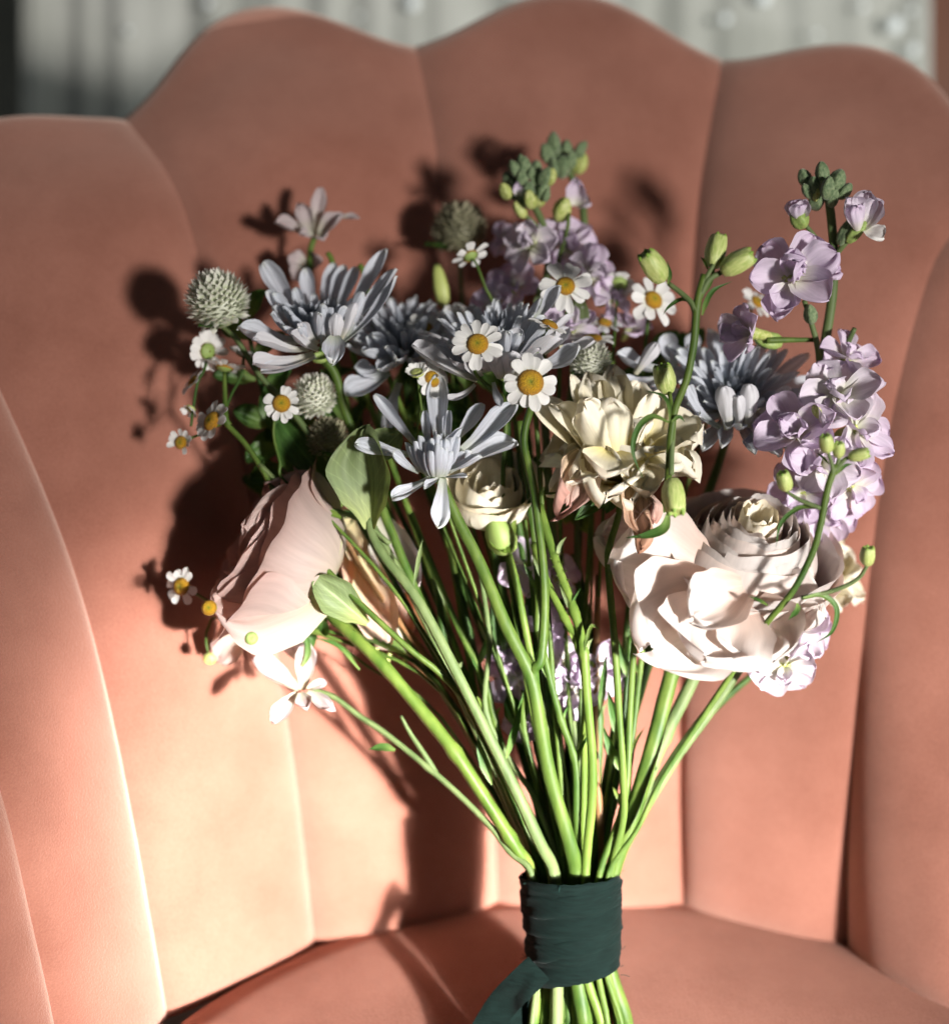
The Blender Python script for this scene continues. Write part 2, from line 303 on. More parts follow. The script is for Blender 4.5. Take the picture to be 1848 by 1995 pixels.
def ring(t, kind, mat, H, n, length, width, elev, r0=0, z0=0, jit=.12, phase=None, jl=.15, arc=None):
    ph = random.random()*6.28 if phase is None else phase
    for i in range(n):
        a = ph + 2*math.pi*i/n if arc is None else arc[0] + (arc[1]-arc[0])*(i+.5)/n
        a += random.uniform(-1, 1)*jit*6.28/n*2
        e = R_(elev) + random.uniform(-1, 1)*jit
        ll = length*(1+random.uniform(-jl, jl)); ww = width*(1+random.uniform(-jl, jl))
        mw = H @ Matrix.Rotation(a, 4, 'Z') @ Matrix.Translation((0, r0, z0)) @ Matrix.Rotation(e, 4, 'X') @ Matrix.Rotation(random.uniform(-jit, jit)*1.5, 4, 'Y') @ Matrix.Diagonal((ww, ll, min(ll, ww/KASP[kind]), 1))
        part(t, 'petal', random.choice(PM[kind]), M[mat], mw)
# wrap frame
WD = .698
def lean(v, d): return d + .034*min(1, max(0, (v-1250)/450))
def wrap_pts(wu, wd=None, eu=None):
    """stem points through the ribbon and on below it"""
    wd = WD if wd is None else wd+.034
    k = math.hypot((wu-1115)/92, (wd-WD)/.0175)
    if k > .94: wu = 1115+(wu-1115)*.94/k; wd = WD+(wd-WD)*.94/k
    eu = 1132 + (wu-1115)*1.08 + 9*math.sin(wu*3.7) if eu is None else eu
    return [(wu, 1700, wd), (1115+(wu-1115)*.93, 1800, wd), (1117+(wu-1115)*.88, 1890, wd-.001), (eu, 1980, wd+(WD-wd)*.5-.003), (eu+(eu-1125)*.05, 2016, wd+(WD-wd)*.6-.006)]
def stem(t, pts, r0, r1, mat='stem', wrap=None, n=8, name='stem', nodes=(), k=5, rid=.065):
    """tube through (u,v,d) points from the head down; r in px of half width"""
    pts = [(u, v, lean(v, d)) for u, v, d in pts]
    if wrap is not None: pts = pts + wrap_pts(*wrap)
    c = cr([P(*p) for p in pts], k); b = Bag(); m = len(c)
    rr = [sz(r0 + (r1-r0)*min(1, i/(m*.6)), .68) for i in range(m)]
    for q in nodes:
        i = min(range(m), key=lambda i: (c[i]-P(*q)).length); rr[i] *= 1.28
    b.tube(c, rr, n, rid=rid)
    return centred(b, name, t, M[mat])
def base_of(wrap): return P(*wrap_pts(*wrap)[-1])
def auto_pts(c, axis, bend=.09, wu=1115, wd=WD, mid=None):
    """points (world) from head to the ribbon's mouth"""
    w = P(*wrap_pts(wu, wd)[0]); p1 = c - axis*bend; p2 = w + (c-w).normalized()*.10 + UP*.03
    out = []
    for i in range(9):
        t = i/8; out.append(c*(1-t)**3 + p1*3*t*(1-t)**2 + p2*3*t*t*(1-t) + w*t**3)
    return out
def auto_stem(t, c, axis, r0, r1, mat, wu, wd, eu=None, bend=.07):
    pts = auto_pts(c, axis, bend, wu, wd)[:-1] + [P(*q) for q in wrap_pts(wu, wd, eu)]
    b = Bag(); cc = cr(pts, 3); m = len(cc)
    b.tube(cc, [sz(r0+(r1-r0)*min(1, i/(m*.5)), .68) for i in range(m)], 7, rid=.065)
    return centred(b, 'stem', t, M[mat])
def nstem(t, q, r=1.0): pass
# ------------------------------------------------------------------ setting
def sheet(name, u0, u1, v0, v1, d, mat, fold=0, nf=1, seed=1, nu=2, nv=2):
    rows = []
    for i in range(nv+1):
        r = []
        for j in range(nu+1):
            u = u0+(u1-u0)*j/nu; v = v0+(v1-v0)*i/nv; z = 0
            if fold:
                x = j/nu*nf*6.283; z = fold*(1.1*math.sin(x+4.5*noise.noise(Vector((x*.30, i*.10, seed)))) + 2.4*noise.noise(Vector((x*.8, i*.16, seed+4))) + .5*noise.noise(Vector((x*2.6, i*.3, seed+9))))
            r.append(P(u, v, d+z))
        rows.append(r)
    b = Bag(); b.grid(rows); return b.build(name)
structure('wall', sheet('wall', -2600, 4600, -2500, 4200, 1.55, None), M['darkwall'])
t = thing('wooden_panel', 'brown wooden panel edge standing beside the grey curtain behind the chair', 'panel', P(2100, 3000, 1.3))
bx = Bag()
bx.grid([[P(1822, -900, 1.26), P(1822, 3000, 1.26)], [P(1790, -900, 1.22), P(1790, 3000, 1.22)], [P(3000, -900, 1.22), P(3000, 3000, 1.22)], [P(3000, -900, 1.30), P(3000, 3000, 1.30)]])
me = bx.build('board'); me.polygons.foreach_set('use_smooth', [False]*len(me.polygons)); part(t, 'board', me, M['wood'])
t = thing('curtain', 'pale grey gathered curtain with pearly beads hanging behind the scalloped chair', 'curtain', P(900, 3000, 1.16))
part(t, 'cloth', sheet('cloth', 42, 1812, -1500, 3000, 1.14, None, .0034, 6.1, 3, 260, 24), M['curtain'])
bd = Bag(); bd.lathe([(max(1e-4, math.sin(a*math.pi/8)), -math.cos(a*math.pi/8)) for a in range(9)], 14); bead = bd.build('bead')
for (u, v, r) in [(803, 6, 11), (1742, 48, 13), (1487, -4, 11), (1412, 36, 8), (1778, 96, 9), (405, 6, 7), (1680, 12, 6), (1590, 66, 5), (1775, 20, 6), (250, 60, 5), (700, 30, 4)]:
    part(t, 'bead', bead, M['pearl'], Matrix.Translation(P(u, v, 1.126)) @ Matrix.Scale(sz(r*1.2, 1.1), 4))
# ------------------------------------------------------------------ armchair
chair = thing('armchair', 'terracotta velvet shell armchair with a scalloped channel back, holding the bouquet', 'armchair', P(1130, 2300, .70))
SEAM = {
 'Z': [(-560, 1100, .60), (-420, 1500, .60), (-260, 1900, .60), (-120, 2420, .60)],
 'A': [(-480, 640, .685), (-330, 820, .668), (-130, 1150, .655), (0, 1540, .655), (60, 1790, .66), (105, 1995, .664), (135, 2180, .664)],
 'B': [(-230, 376, .742), (-120, 540, .728), (0, 760, .718), (140, 1100, .715), (230, 1450, .72), (320, 1945, .727), (326, 1985, .727)],
 'C': [(255, 244, .79), (330, 345, .776), (385, 500, .768), (485, 960, .763), (570, 1470, .768), (612, 1832, .773), (615, 1870, .774)],
 'D': [(815, 113, .815), (846, 270, .803), (857, 400, .798), (915, 930, .790), (958, 1500, .795), (970, 1766, .798), (971, 1805, .799)],
 'E': [(1402, 139, .818), (1367, 340, .803), (1350, 520, .796), (1332, 930, .790), (1325, 1500, .795), (1330, 1762, .798), (1330, 1800, .799)],
 'F': [(1945, 354, .775), (1850, 460, .765), (1798, 570, .759), (1730, 850, .755), (1680, 1250, .758), (1652, 1640, .766), (1652, 1840, .769), (1653, 1880, .770)],
 'G': [(2480, 420, .79), (2330, 560, .775), (2180, 800, .762), (2050, 1200, .75), (1965, 1600, .735), (1915, 1990, .717), (1912, 2030, .717)],
 'H': [(3000, 900, .70), (2850, 1150, .69), (2600, 1500, .68), (2420, 1900, .67), (2300, 2350, .66)],
}
NS = 44
def resample(pts, n):
    c = cr(pts, 10); d = [0]
    for a, b in zip(c, c[1:]): d.append(d[-1]+(b-a).length)
    out = []
    for i in range(n+1):
        s = d[-1]*i/n; k = 0
        while k < len(d)-2 and d[k+1] < s: k += 1
        f = (s-d[k])/max(1e-9, d[k+1]-d[k]); out.append(c[k].lerp(c[k+1], f))
    return out
SL = {k: resample([P(*q) for q in reversed(v)], NS) for k, v in SEAM.items()}       # from the seat up
AMP = {'ZA': .015, 'AB': .016, 'BC': .016, 'CD': .041, 'DE': .030, 'EF': .034, 'FG': .02, 'GH': .015}
BUL = {'ZA': .003, 'AB': .003, 'BC': .0045, 'CD': .0075, 'DE': .007, 'EF': .0075, 'FG': .011, 'GH': .012}
def channel(k1, k2):
    a, b = SL[k1], SL[k2]; nt_ = 26; rows = []; flat = []
    for i in range(NS+1):
        s = i/NS; row = []; fr = []
        ta = (a[min(i+1, NS)]-a[max(i-1, 0)]).normalized(); tb = (b[min(i+1, NS)]-b[max(i-1, 0)]).normalized()
        q = min(1, s/.05); bot = math.sqrt(max(0, 1-(1-q)**2))
        for j in range(nt_+1):
            t = j/nt_; up = ta.lerp(tb, t).normalized(); ac = (b[i]-a[i]).normalized(); nn = ac.cross(up).normalized()
            e = s*s*(3-2*s); e = max(0, (s-.55)/.45); e = e*e*(3-2*e)
            base = a[i].lerp(b[i], t) + up*AMP[k1+k2]*math.sin(math.pi*t)**1.75*e
            bb = BUL[k1+k2]*(1-abs(2*t-1)**2.7)*bot + .002*bot*(1-abs(2*t-1)**14)
            row.append(base + nn*bb); fr.append((base, nn, up))
        rows.append(row); flat.append(fr)
    top = rows[-1]; rl = .0125
    for x in range(1, 11):
        an = math.pi*x/10
        rows.append([p + f[2]*rl*math.sin(an)*(1 if an < 1.57 else 1) - f[1]*rl*(1-math.cos(an)) for p, f in zip(top, flat[-1])])
    for i in range(NS-4, -1, -8):
        rows.append([f[0] - f[1]*.038 for f in flat[i]])
    bag = Bag(); bag.grid(rows); return bag.build('back_channel')
ks = list(SEAM)
for k1, k2 in zip(ks, ks[1:]):
    part(chair, 'back_channel', channel(k1, k2), M['velvet'])
# seat cushion: a rounded disc tucked under the channels
SEATC = P(1130, 1760, .798); SEATC = Vector((.0535, SEATC.y-.222, .4505))
def seat_mesh():
    b = Bag(); rows = []; n = 96
    prof = [(.0, .004), (.3, .004), (.6, .0038), (.8, .0032), (.90, .0022), (.95, .0005), (.98, -.004), (.995, -.010), (1.0, -.018), (1.0, -.06), (.97, -.085), (.5, -.09)]
    for r, z in prof:
        row = []
        for j in range(n):
            a = 2*math.pi*j/n; s, c = math.sin(a), math.cos(a)
            rr = .236 if c > 0 else .236/(max(abs(s), abs(c)*.86)**.55 if max(abs(s), abs(c)) > 0 else 1)
            row.append(SEATC + Vector((s*rr*r, c*rr*r, z)))
        rows.append(row)
    b.grid(rows, True); b.fan(0, n, SEATC+Vector((0, 0, .0041)), True); return b.build('seat_cushion')
part(chair, 'seat_cushion', seat_mesh(), M['velvet_seat'])
sbm = Bag(); sbm.lathe([(.001, -.075), (.31, -.075), (.33, -.09), (.33, -.16), (.30, -.18), (.001, -.18)], 64, Matrix.Translation(SEATC))
part(chair, 'seat_base', sbm.build('seat_base'), M['velvet'])
# ------------------------------------------------------------------ ribbon round the stems
rib = thing('ribbon', 'dark teal cotton ribbon wound round the stems with a loose tail on the seat', 'ribbon', P(1115, 1895, WD))
WC = P(1115, 1800, WD); WU = (P(1112, 1700, WD)-P(1122, 1900, WD)).normalized(); WX = (RX - WU*RX.dot(WU)).normalized(); WZ = WX.cross(WU)
def band(h0, h1, tilt, rx0, rx1, seed, tz=0):
    rows = []; n = 72; k = 10; o = seed*3.1
    for i in range(k+1):
        f = i/k; h = h0+(h1-h0)*f; row = []
        edge = .0006 if 0 < i < k else -.0004
        for j in range(n):
            a = 2*math.pi*j/n; ca, sa = math.cos(a), math.sin(a)
            rr = rx0+(rx1-rx0)*f + edge + .0009*noise.noise(Vector((ca*1.7+o, sa*1.7, f*2+o))) + .0005*noise.noise(Vector((ca*2, sa*2+o, f*14)))
            hh = h + tilt*ca + tz*sa + .0007*noise.noise(Vector((ca*6+o, sa*6, i > k/2)))*(1 if i in (0, k) else .2)
            row.append(WC + WX*ca*rr*1.05 + WZ*sa*rr*.92 + WU*hh)
        rows.append(row)
    b = Bag(); b.grid(rows, True); return b.build('ribbon_turn')
px_ = sz(1, WD)
for i, (v0, v1, tilt, r0, r1) in enumerate([(1898, 1838, .0030, 82, 84), (1862, 1792, .0022, 85.5, 86.5), (1812, 1752, -.0010, 89, 90), (1768, 1722, .0016, 92, 93), (1742, 1704, -.0004, 90.5, 92), (1846, 1806, .0040, 87.5, 88.5)]):
    part(rib, 'ribbon_turn', band((1800-v0)*px_, (1800-v1)*px_, tilt, r0*px_, r1*px_, i+1), M['ribbon'])
def strip(pts, w, name, wav=.3, n=6):
    c = cr([P(*q[:3]) for q in pts], 8); rows = []
    for i, p in enumerate(c):
        t = (c[min(i+1, len(c)-1)]-c[max(i-1, 0)]).normalized(); f = i/(len(c)-1)*(len(pts)-1); k = min(int(f), len(pts)-2); g = f-k
        dr = (Dv(*pts[k][3]).lerp(Dv(*pts[k+1][3]), g)); dr = (dr - t*dr.dot(t)).normalized(); nn = t.cross(dr)
        rows.append([p + dr*w*(2*j/n-1) + nn*wav*w*noise.noise(Vector((i*.13, j*.5, 3))) for j in range(n+1)])
    b = Bag(); b.grid(rows); return b.build(name)
part(rib, 'ribbon_tail', strip([(1050, 1886, .680, (.8, -.6, .2)), (1012, 1922, .683, (.8, -.6, .3)), (975, 1962, .690, (.8, -.5, .2)), (938, 2024, .690, (.85, -.4, .1)), (900, 2100, .676, (.9, -.3, .1))], sz(30), 'ribbon_tail'), M['ribbon'])
part(rib, 'ribbon_tail', strip([(1048, 1880, .690, (1, .1, -.3)), (1026, 1925, .696, (1, .1, -.4)), (1012, 1985, .695, (1, .1, -.5)), (1004, 2060, .684, (1, .1, -.5))], sz(26), 'ribbon_tail'), M['ribbon'])
for i in range(26):                                     # frayed threads on the ribbon's edges
    a = random.choice([random.uniform(2.6, 3.7), random.uniform(-.5, .5), random.uniform(0, 6.28)]); h = random.choice([1706, 1708, 1745, 1862, 1896]); rr = sz(95, WD)
    p0 = WC + WX*math.cos(a)*rr*.97 + WZ*math.sin(a)*rr*.86 + WU*(1800-h)*px_
    d = (WX*math.cos(a) + WZ*math.sin(a)*.8 + WU*random.uniform(-.9, .9)).normalized(); s = random.uniform(.0015, .0042)
    b = Bag(); b.tube(cr([p0, p0+d*s*.5+WU*random.uniform(-1, 1)*s*.4, p0+d*s], 3), [.00012]*7, 4); centred(b, 'thread', rib, M['thread'])
# ------------------------------------------------------------------ flower heads
def disc_mesh():
    b = Bag(); k = 0
    b.lathe([(1.0, -.25), (1.02, 0), (.92, .22), (.72, .40), (.45, .48), (.2, .44), (.001, .38)], 20)
    for i in range(len(b.uv)):
        p = b.v[i]; b.uv[i] = (0, min(1, math.hypot(p[0], p[1])))
    for i in range(110):
        r = math.sqrt((i+1)/111)*1.0; a = i*2.39996
        z = .48*(1-r**2.6) + (.0 if r > .25 else -.05); s = .05+.022*r
        o = len(b.v); c = Vector((r*math.cos(a), r*math.sin(a), z)); nrm = Vector((r*math.cos(a)*.7*r, r*math.sin(a)*.7*r, 1)).normalized(); x = nrm.orthogonal().normalized(); y = nrm.cross(x)
        for q in range(5): b.v.append(c + (x*math.cos(q*1.2566)+y*math.sin(q*1.2566))*s); b.uv.append((0, r))
        b.v.append(c+nrm*s*1.3); b.uv.append((0, max(0, r-.12)))
        for q in range(5): b.f.append((o+q, o+(q+1) % 5, o+5))
    return b.build('flower_head')
DISC = disc_mesh()
cb = Bag(); cb.lathe([(.12, -.55), (.3, -.5), (.8, -.3), (1.0, -.1), (.96, .05)], 12); CALYX = cb.build('calyx')
def daisy_head(t, c, axis, Rpx, n=13, elev=0, disc=.45, skip=(), spin=None, flat=.9, mat='white', d=.665, dm='disc', name='flower_head', arc=None):
    R = sz(Rpx, d); H = axm(c, axis, random.random()*6 if spin is None else spin)
    h = part(t, name, DISC, M[dm], H @ Matrix.Diagonal((R*disc, R*disc, R*disc*flat, 1)))
    part(h, 'calyx', CALYX, M['calyx'], H @ Matrix.Scale(R*disc*.95, 4))
    for i in range(n):
        if i in skip: continue
        a = 2*math.pi*i/n + random.uniform(-.14, .14) if arc is None else arc[0]+(arc[1]-arc[0])*i/max(1, n-1)
        e = R_(elev)+random.uniform(-.28, .18); ll = R*(1.06-disc*.85)*random.uniform(.80, 1.08); ww = R*random.uniform(.36, .44)*13/max(11, min(n, 15))
        mw = H @ Matrix.Rotation(a, 4, 'Z') @ Matrix.Translation((0, R*disc*.84, -R*.02*(i % 3))) @ Matrix.Rotation(e, 4, 'X') @ Matrix.Rotation(random.uniform(-.25, .25), 4, 'Y') @ Matrix.Diagonal((ww, ll, ll, 1))
        part(h, 'petal', random.choice(PM['daisy']), M[mat], mw)
    return h
G_D = 'chamomile daisies in the bouquet'
def daisy(label, u, v, d, axis, Rpx, stem_pts=None, wrap=None, r=4, smat='stem', **k):
    ax = Dv(*axis); c = P(u, v, d); wr = wrap or (1115+random.uniform(-50, 50), WD-.034+random.uniform(-.008, .012))
    t = thing('daisy', label, 'daisy', base_of(wr), G_D)
    daisy_head(t, c, ax, Rpx, d=d, **k)
    neck = c - ax*sz(Rpx, d)*.22
    if stem_pts:
        pts = [neck] + [P(u_, v_, lean(v_, d_)) for u_, v_, d_ in stem_pts] + [P(*q) for q in wrap_pts(*wr)]
        b = Bag(); cc = cr(pts, 5); b.tube(cc, [sz(r*(.8+.6*min(1, i/len(cc)*2)), .68) for i in range(len(cc))], 7); centred(b, 'stem', t, M[smat])
    else: auto_stem(t, neck, ax*.6+Dv(0, 1, 0)*.4, r*.8, r*1.4, smat, *wr)
    return t
daisy('fully open white daisy, its yellow face square to the lens, above the lilac spidery bloom', 1033, 745, .655, (.02, .12, 1), 55, n=12, disc=.47,
      stem_pts=[(1034, 790, .672), (1020, 860, .674), (1040, 960, .672), (1060, 1140, .670), (1054, 1280, .668), (1040, 1310, .668), (1055, 1420, .667), (1075, 1520, .666), (1105, 1640, .664)], wrap=(1118, .660), r=8)
daisy('open white daisy slightly smaller, just above and beside the square-facing one', 930, 670, .660, (-.08, .22, 1), 49, n=14, disc=.43,
      stem_pts=[(925, 725, .676), (960, 760, .684), (985, 800, .692), (980, 1000, .694), (1020, 1300, .69)], wrap=(1098, .668), r=4)
daisy('white daisy in front of the lilac florets, overlapped by one grey petal', 1101, 557, .695, (-.05, .2, 1), 52, n=14, disc=.36,
      stem_pts=[(1105, 600, .712), (1090, 700, .715), (1090, 1000, .71), (1110, 1400, .69)], wrap=(1122, .672), r=4)
daisy('blurred white daisy behind the tall bud spray, petals hanging below its yellow eye', 1272, 584, .715, (.35, .35, .8), 54, n=9, disc=.36,
      stem_pts=[(1262, 620, .725), (1250, 760, .728), (1230, 1100, .715), (1190, 1500, .69)], wrap=(1150, .672), r=4)
daisy('nodding white daisy seen edge-on beneath the single upright grey petal', 1070, 632, .672, (.38, .80, .25), 40, n=11, disc=.44, elev=-12,
      stem_pts=[(1058, 652, .678), (1044, 690, .680), (1038, 740, .684), (1050, 900, .69), (1075, 1300, .685)], wrap=(1106, .668), r=4)
daisy('white daisy showing only a yellow sliver above the broad grey-white petals', 1152, 660, .705, (-.05, .9, .35), 44, n=11, disc=.46, elev=-8,
      stem_pts=[(1152, 700, .712), (1150, 1000, .71), (1130, 1400, .69)], wrap=(1128, .67), r=4)
daisy('small white daisy in front of the pale globe flower, on a curved thread of stem', 548, 786, .690, (.12, .18, 1), 37, n=13, disc=.48, skip=(4,),
      stem_pts=[(536, 812, .694), (533, 850, .695), (545, 900, .694), (552, 935, .694), (640, 1010, .692), (790, 1180, .685), (930, 1420, .675)], wrap=(1052, .668), r=3)
daisy('white daisy beside the blush rose with its yellow eye turned aside', 353, 1143, .700, (-.42, .05, .85), 38, n=11, disc=.46, skip=(2, 5),
      stem_pts=[(372, 1152, .708), (400, 1168, .712), (470, 1215, .715), (640, 1230, .712), (850, 1330, .695)], wrap=(1040, .672), r=3)
daisy('white daisy seen from behind with few petals, in front of the dim globe flower', 916, 498, .715, (-.25, .55, -.35), 38, n=7, disc=.40, elev=8,
      stem_pts=[(928, 515, .716), (945, 560, .716), (965, 610, .718), (1000, 800, .715), (1050, 1300, .69)], wrap=(1090, .67), r=3.2)
daisy('dim daisy with a shaded orange eye among the dark petals', 890, 628, .722, (.25, .45, .85), 42, n=11, disc=.45, wrap=(1085, .672), r=3)
daisy('dim small daisy low in the shade of the back mum', 826, 642, .720, (-.1, .35, .95), 36, n=11, disc=.48, wrap=(1080, .672), r=3)
daisy('half hidden daisy peeping out behind the spidery lilac bloom', 842, 738, .690, (.5, .2, .7), 40, n=11, disc=.42, wrap=(1085, .668), r=3)
daisy('tiny half-open daisy bud with stubby pale petals, next to the pale fan of petals', 812, 726, .684, (-.1, .75, .55), 26, n=12, disc=.52, elev=52, wrap=(1082, .668), r=3, dm='limebud')
daisy('brownish faded daisy seen from behind, right of the lilac florets', 1204, 552, .728, (.1, .5, -.4), 34, n=12, disc=.55, dm='calyx', wrap=(1140, .674), r=3)
daisy('blurred daisy peeping from behind the drooping lilac floret', 1474, 588, .725, (.5, .5, .6), 36, n=10, disc=.40, wrap=(1165, .674), r=3)
daisy('blurred cream daisy behind the grey-white mum petals', 1178, 628, .722, (.1, .7, .5), 34, n=12, disc=.4, mat='mum_pale', wrap=(1140, .674), r=3)
# branching chamomile spray at the far side
t = thing('chamomile_spray', 'branching chamomile spray with several small daisies under the pale globe flower', 'chamomile spray', base_of((1036, .672)))
stem(t, [(437, 822, .698), (480, 868, .697), (515, 922, .696), (560, 1005, .694), (612, 1082, .690), (690, 1165, .686), (790, 1258, .682), (870, 1325, .680), (950, 1430, .676), (1005, 1570, .672)], 5.5, 6, 'stem', (1036, .672), nodes=[(612, 1082, .690)])
stem(t, [(505, 905, .696), (560, 955, .696), (620, 985, .697), (700, 1012, .698), (760, 1060, .698)], 5.5, 5, 'stem_pale', name='branch')
stem(t, [(437, 726, .705), (438, 770, .702), (440, 815, .698), (447, 828, .698)], 4, 6, 'stem', name='branch')
stem(t, [(405, 693, .708), (398, 720, .706), (385, 745, .704), (377, 790, .702), (372, 830, .700)], 3, 3, 'stem_dark', name='branch')
stem(t, [(352, 862, .700), (380, 850, .698), (405, 838, .698), (437, 822, .698)], 2.6, 3, 'stem', name='branch')
stem(t, [(432, 820, .698), (450, 770, .704), (470, 730, .708), (476, 680, .708)], 2.5, 3, 'stem_dark', name='branch')
ax = Dv(-.62, .38, .62); daisy_head(t, P(412, 820, .692), ax, 44, n=11, disc=.46, skip=(3,), d=.69)
daisy_head(t, P(437, 715, .704), Dv(.1, .85, -.15), 40, n=14, disc=.45, elev=12, d=.70)
daisy_head(t, P(404, 684, .708), Dv(-.55, .1, -.6), 42, n=12, disc=.42, d=.70)
daisy_head(t, P(376, 742, .706), Dv(-.6, .5, .3), 34, n=9, disc=.40, d=.70)
daisy_head(t, P(352, 862, .700), Dv(-.35, .1, .8), 28, n=10, disc=.48, elev=25, d=.70, skip=(1, 2))
daisy_head(t, P(371, 796, .702), Dv(-.3, -.6, .3), 22, n=9, disc=.45, elev=50, d=.70, dm='limebud')
daisy_head(t, P(470, 690, .712), Dv(.3, .6, .2), 28, n=10, disc=.4, elev=30, d=.70)
# three petal-less chamomile buds under the rose
def plain_bud(label, u, v, d, axis, Rpx, pts, dm, wrap=(1036, .674)):
    t = thing('daisy_bud', label, 'flower bud', base_of(wrap), 'chamomile buds under the rose'); ax = Dv(*axis); c = P(u, v, d); R = sz(Rpx, d)
    h = part(t, 'flower_head', DISC, M[dm], axm(c, ax) @ Matrix.Diagonal((R, R, R*1.2, 1))); part(h, 'calyx', CALYX, M['calyx'], axm(c, ax) @ Matrix.Scale(R*1.06, 4))
    stem(t, [(u, v, d+.003)] + pts, 2.4, 4, 'stem', wrap)
plain_bud('round yellow bud without petals against the blush rose', 407, 1184, .664, (.05, .1, 1), 15, [(420, 1160, .705), (470, 1180, .712), (640, 1240, .712), (860, 1350, .695)], 'disc')
plain_bud('small green-tipped bud hanging lowest under the rose', 408, 1284, .712, (-.1, -.5, .7), 13, [(402, 1255, .716), (405, 1225, .718), (440, 1200, .720), (640, 1240, .715), (860, 1350, .70)], 'limebud')
plain_bud('tight green bud under the rose edge beside the hanging one', 489, 1243, .676, (.1, .2, .9), 13, [(510, 1235, .716), (620, 1235, .715), (718, 1300, .708), (860, 1400, .70)], 'calyx')

# chrysanthemums
G_M = 'lilac grey chrysanthemums'
def mum_thing(label, c, axis, wrap, r0=8, r1=11, mat='stem', name='chrysanthemum', cup=14, stem_pts=None):
    t = thing(name, label, 'chrysanthemum', base_of(wrap), G_M)
    R = sz(cup); part(t, 'calyx', CALYX, M['calyx'], axm(c, axis) @ Matrix.Diagonal((R, R, R*1.3, 1)))
    if stem_pts: stem(t, stem_pts, r0, r1, mat, wrap)
    else: auto_stem(t, c - axis*R*.4, axis, r0, r1, mat, *wrap)
    return t
# the spidery one in focus
ax = Dv(.0, .62, .75); c = P(852, 928, .672)
t = mum_thing('spidery lilac chrysanthemum with long spread petals, sharp in the middle of the bouquet', c, ax, (1120, .660), 11, 15.5, 'stem', cup=17,
   stem_pts=[(858, 938, .675), (890, 1010, .676), (932, 1092, .675), (986, 1220, .672), (1033, 1318, .668), (1053, 1420, .664), (1073, 1521, .661), (1110, 1645, .658)])
FR = Dv(.1, .3, 1)
for (A, B, w, N_, kd) in [
  ((855, 880, .683), (853, 730, .690), 44, (0, -.1, 1), 'mum'), ((815, 872, .680), (730, 768, .684), 26, (.3, -.2, 1), 'mum'), ((800, 888, .674), (691, 864, .672), 33, (.15, .4, 1), 'mumflat'),
  ((815, 922, .669), (764, 882, .664), 24, (.5, .3, .8), 'mum'), ((838, 932, .668), (763, 972, .664), 31, (.1, .7, .8), 'mumflat'), ((855, 931, .666), (826, 951, .660), 17, (0, .5, .8), 'mumflat'),
  ((862, 932, .668), (853, 1028, .662), 40, (.2, .1, 1), 'mumflat'), ((866, 930, .667), (909, 929, .660), 15, (0, .8, .6), 'mumflat'), ((868, 918, .668), (938, 890, .661), 27, (-.1, .8, .6), 'mum'),
  ((895, 886, .676), (1007, 787, .678), 47, (-.3, .3, 1), 'mum'), ((890, 905, .678), (1006, 862, .682), 54, (-.2, .6, .8), 'mumflat'), ((885, 860, .682), (941, 787, .688), 32, (-.3, 0, 1), 'mum'),
  ((850, 930, .667), (900, 834, .668), 18, (-.9, .1, .6), 'tube'), ((835, 872, .684), (828, 800, .690), 18, (0, -.2, 1), 'tube'), ((872, 870, .684), (876, 800, .690), 20, (-.2, -.2, 1), 'tube')]:
    put(t, kd, 'mum', A, B, w, Dv(*N_), 'petal')
for i in range(13):
    f = i/12*2-1+random.uniform(-.05, .05); bu = 850+f*64; bv = 846+30*abs(f)**1.6 + random.uniform(-14, 14); bot = 930-10*abs(f)**2
    put(t, 'tube', 'mum', (850+f*32, bot, .667+.007*f*f), (bu, bv, .660+.010*f*f+random.uniform(-.001, .001)), random.uniform(20, 27), Dv(-f*1.1+random.uniform(-.3, .3), -.1, -1), 'petal')
for i in range(7):
    f = i/6*2-1+random.uniform(-.1, .1); put(t, 'tube', 'mum', (850+f*18, 930, .661+.004*f*f), (850+f*34, 868+10*abs(f)+random.uniform(-6, 8), .655+.008*f*f), random.uniform(19, 25), Dv(-f*1.1+random.uniform(-.3, .3), -.1, -1), 'petal')
for i in range(22):
    a = i*2.4; r = 32*math.sqrt((i+1)/22); put(t, 'tube', 'mum_core', (850+r*.5*math.cos(a), 905, .676), (850+r*1.3*math.cos(a), 862-r*.55*math.sin(a)-6, .676+r*.0003*math.sin(a)), 12, Dv(-math.cos(a), 0, -math.sin(a)), 'petal')
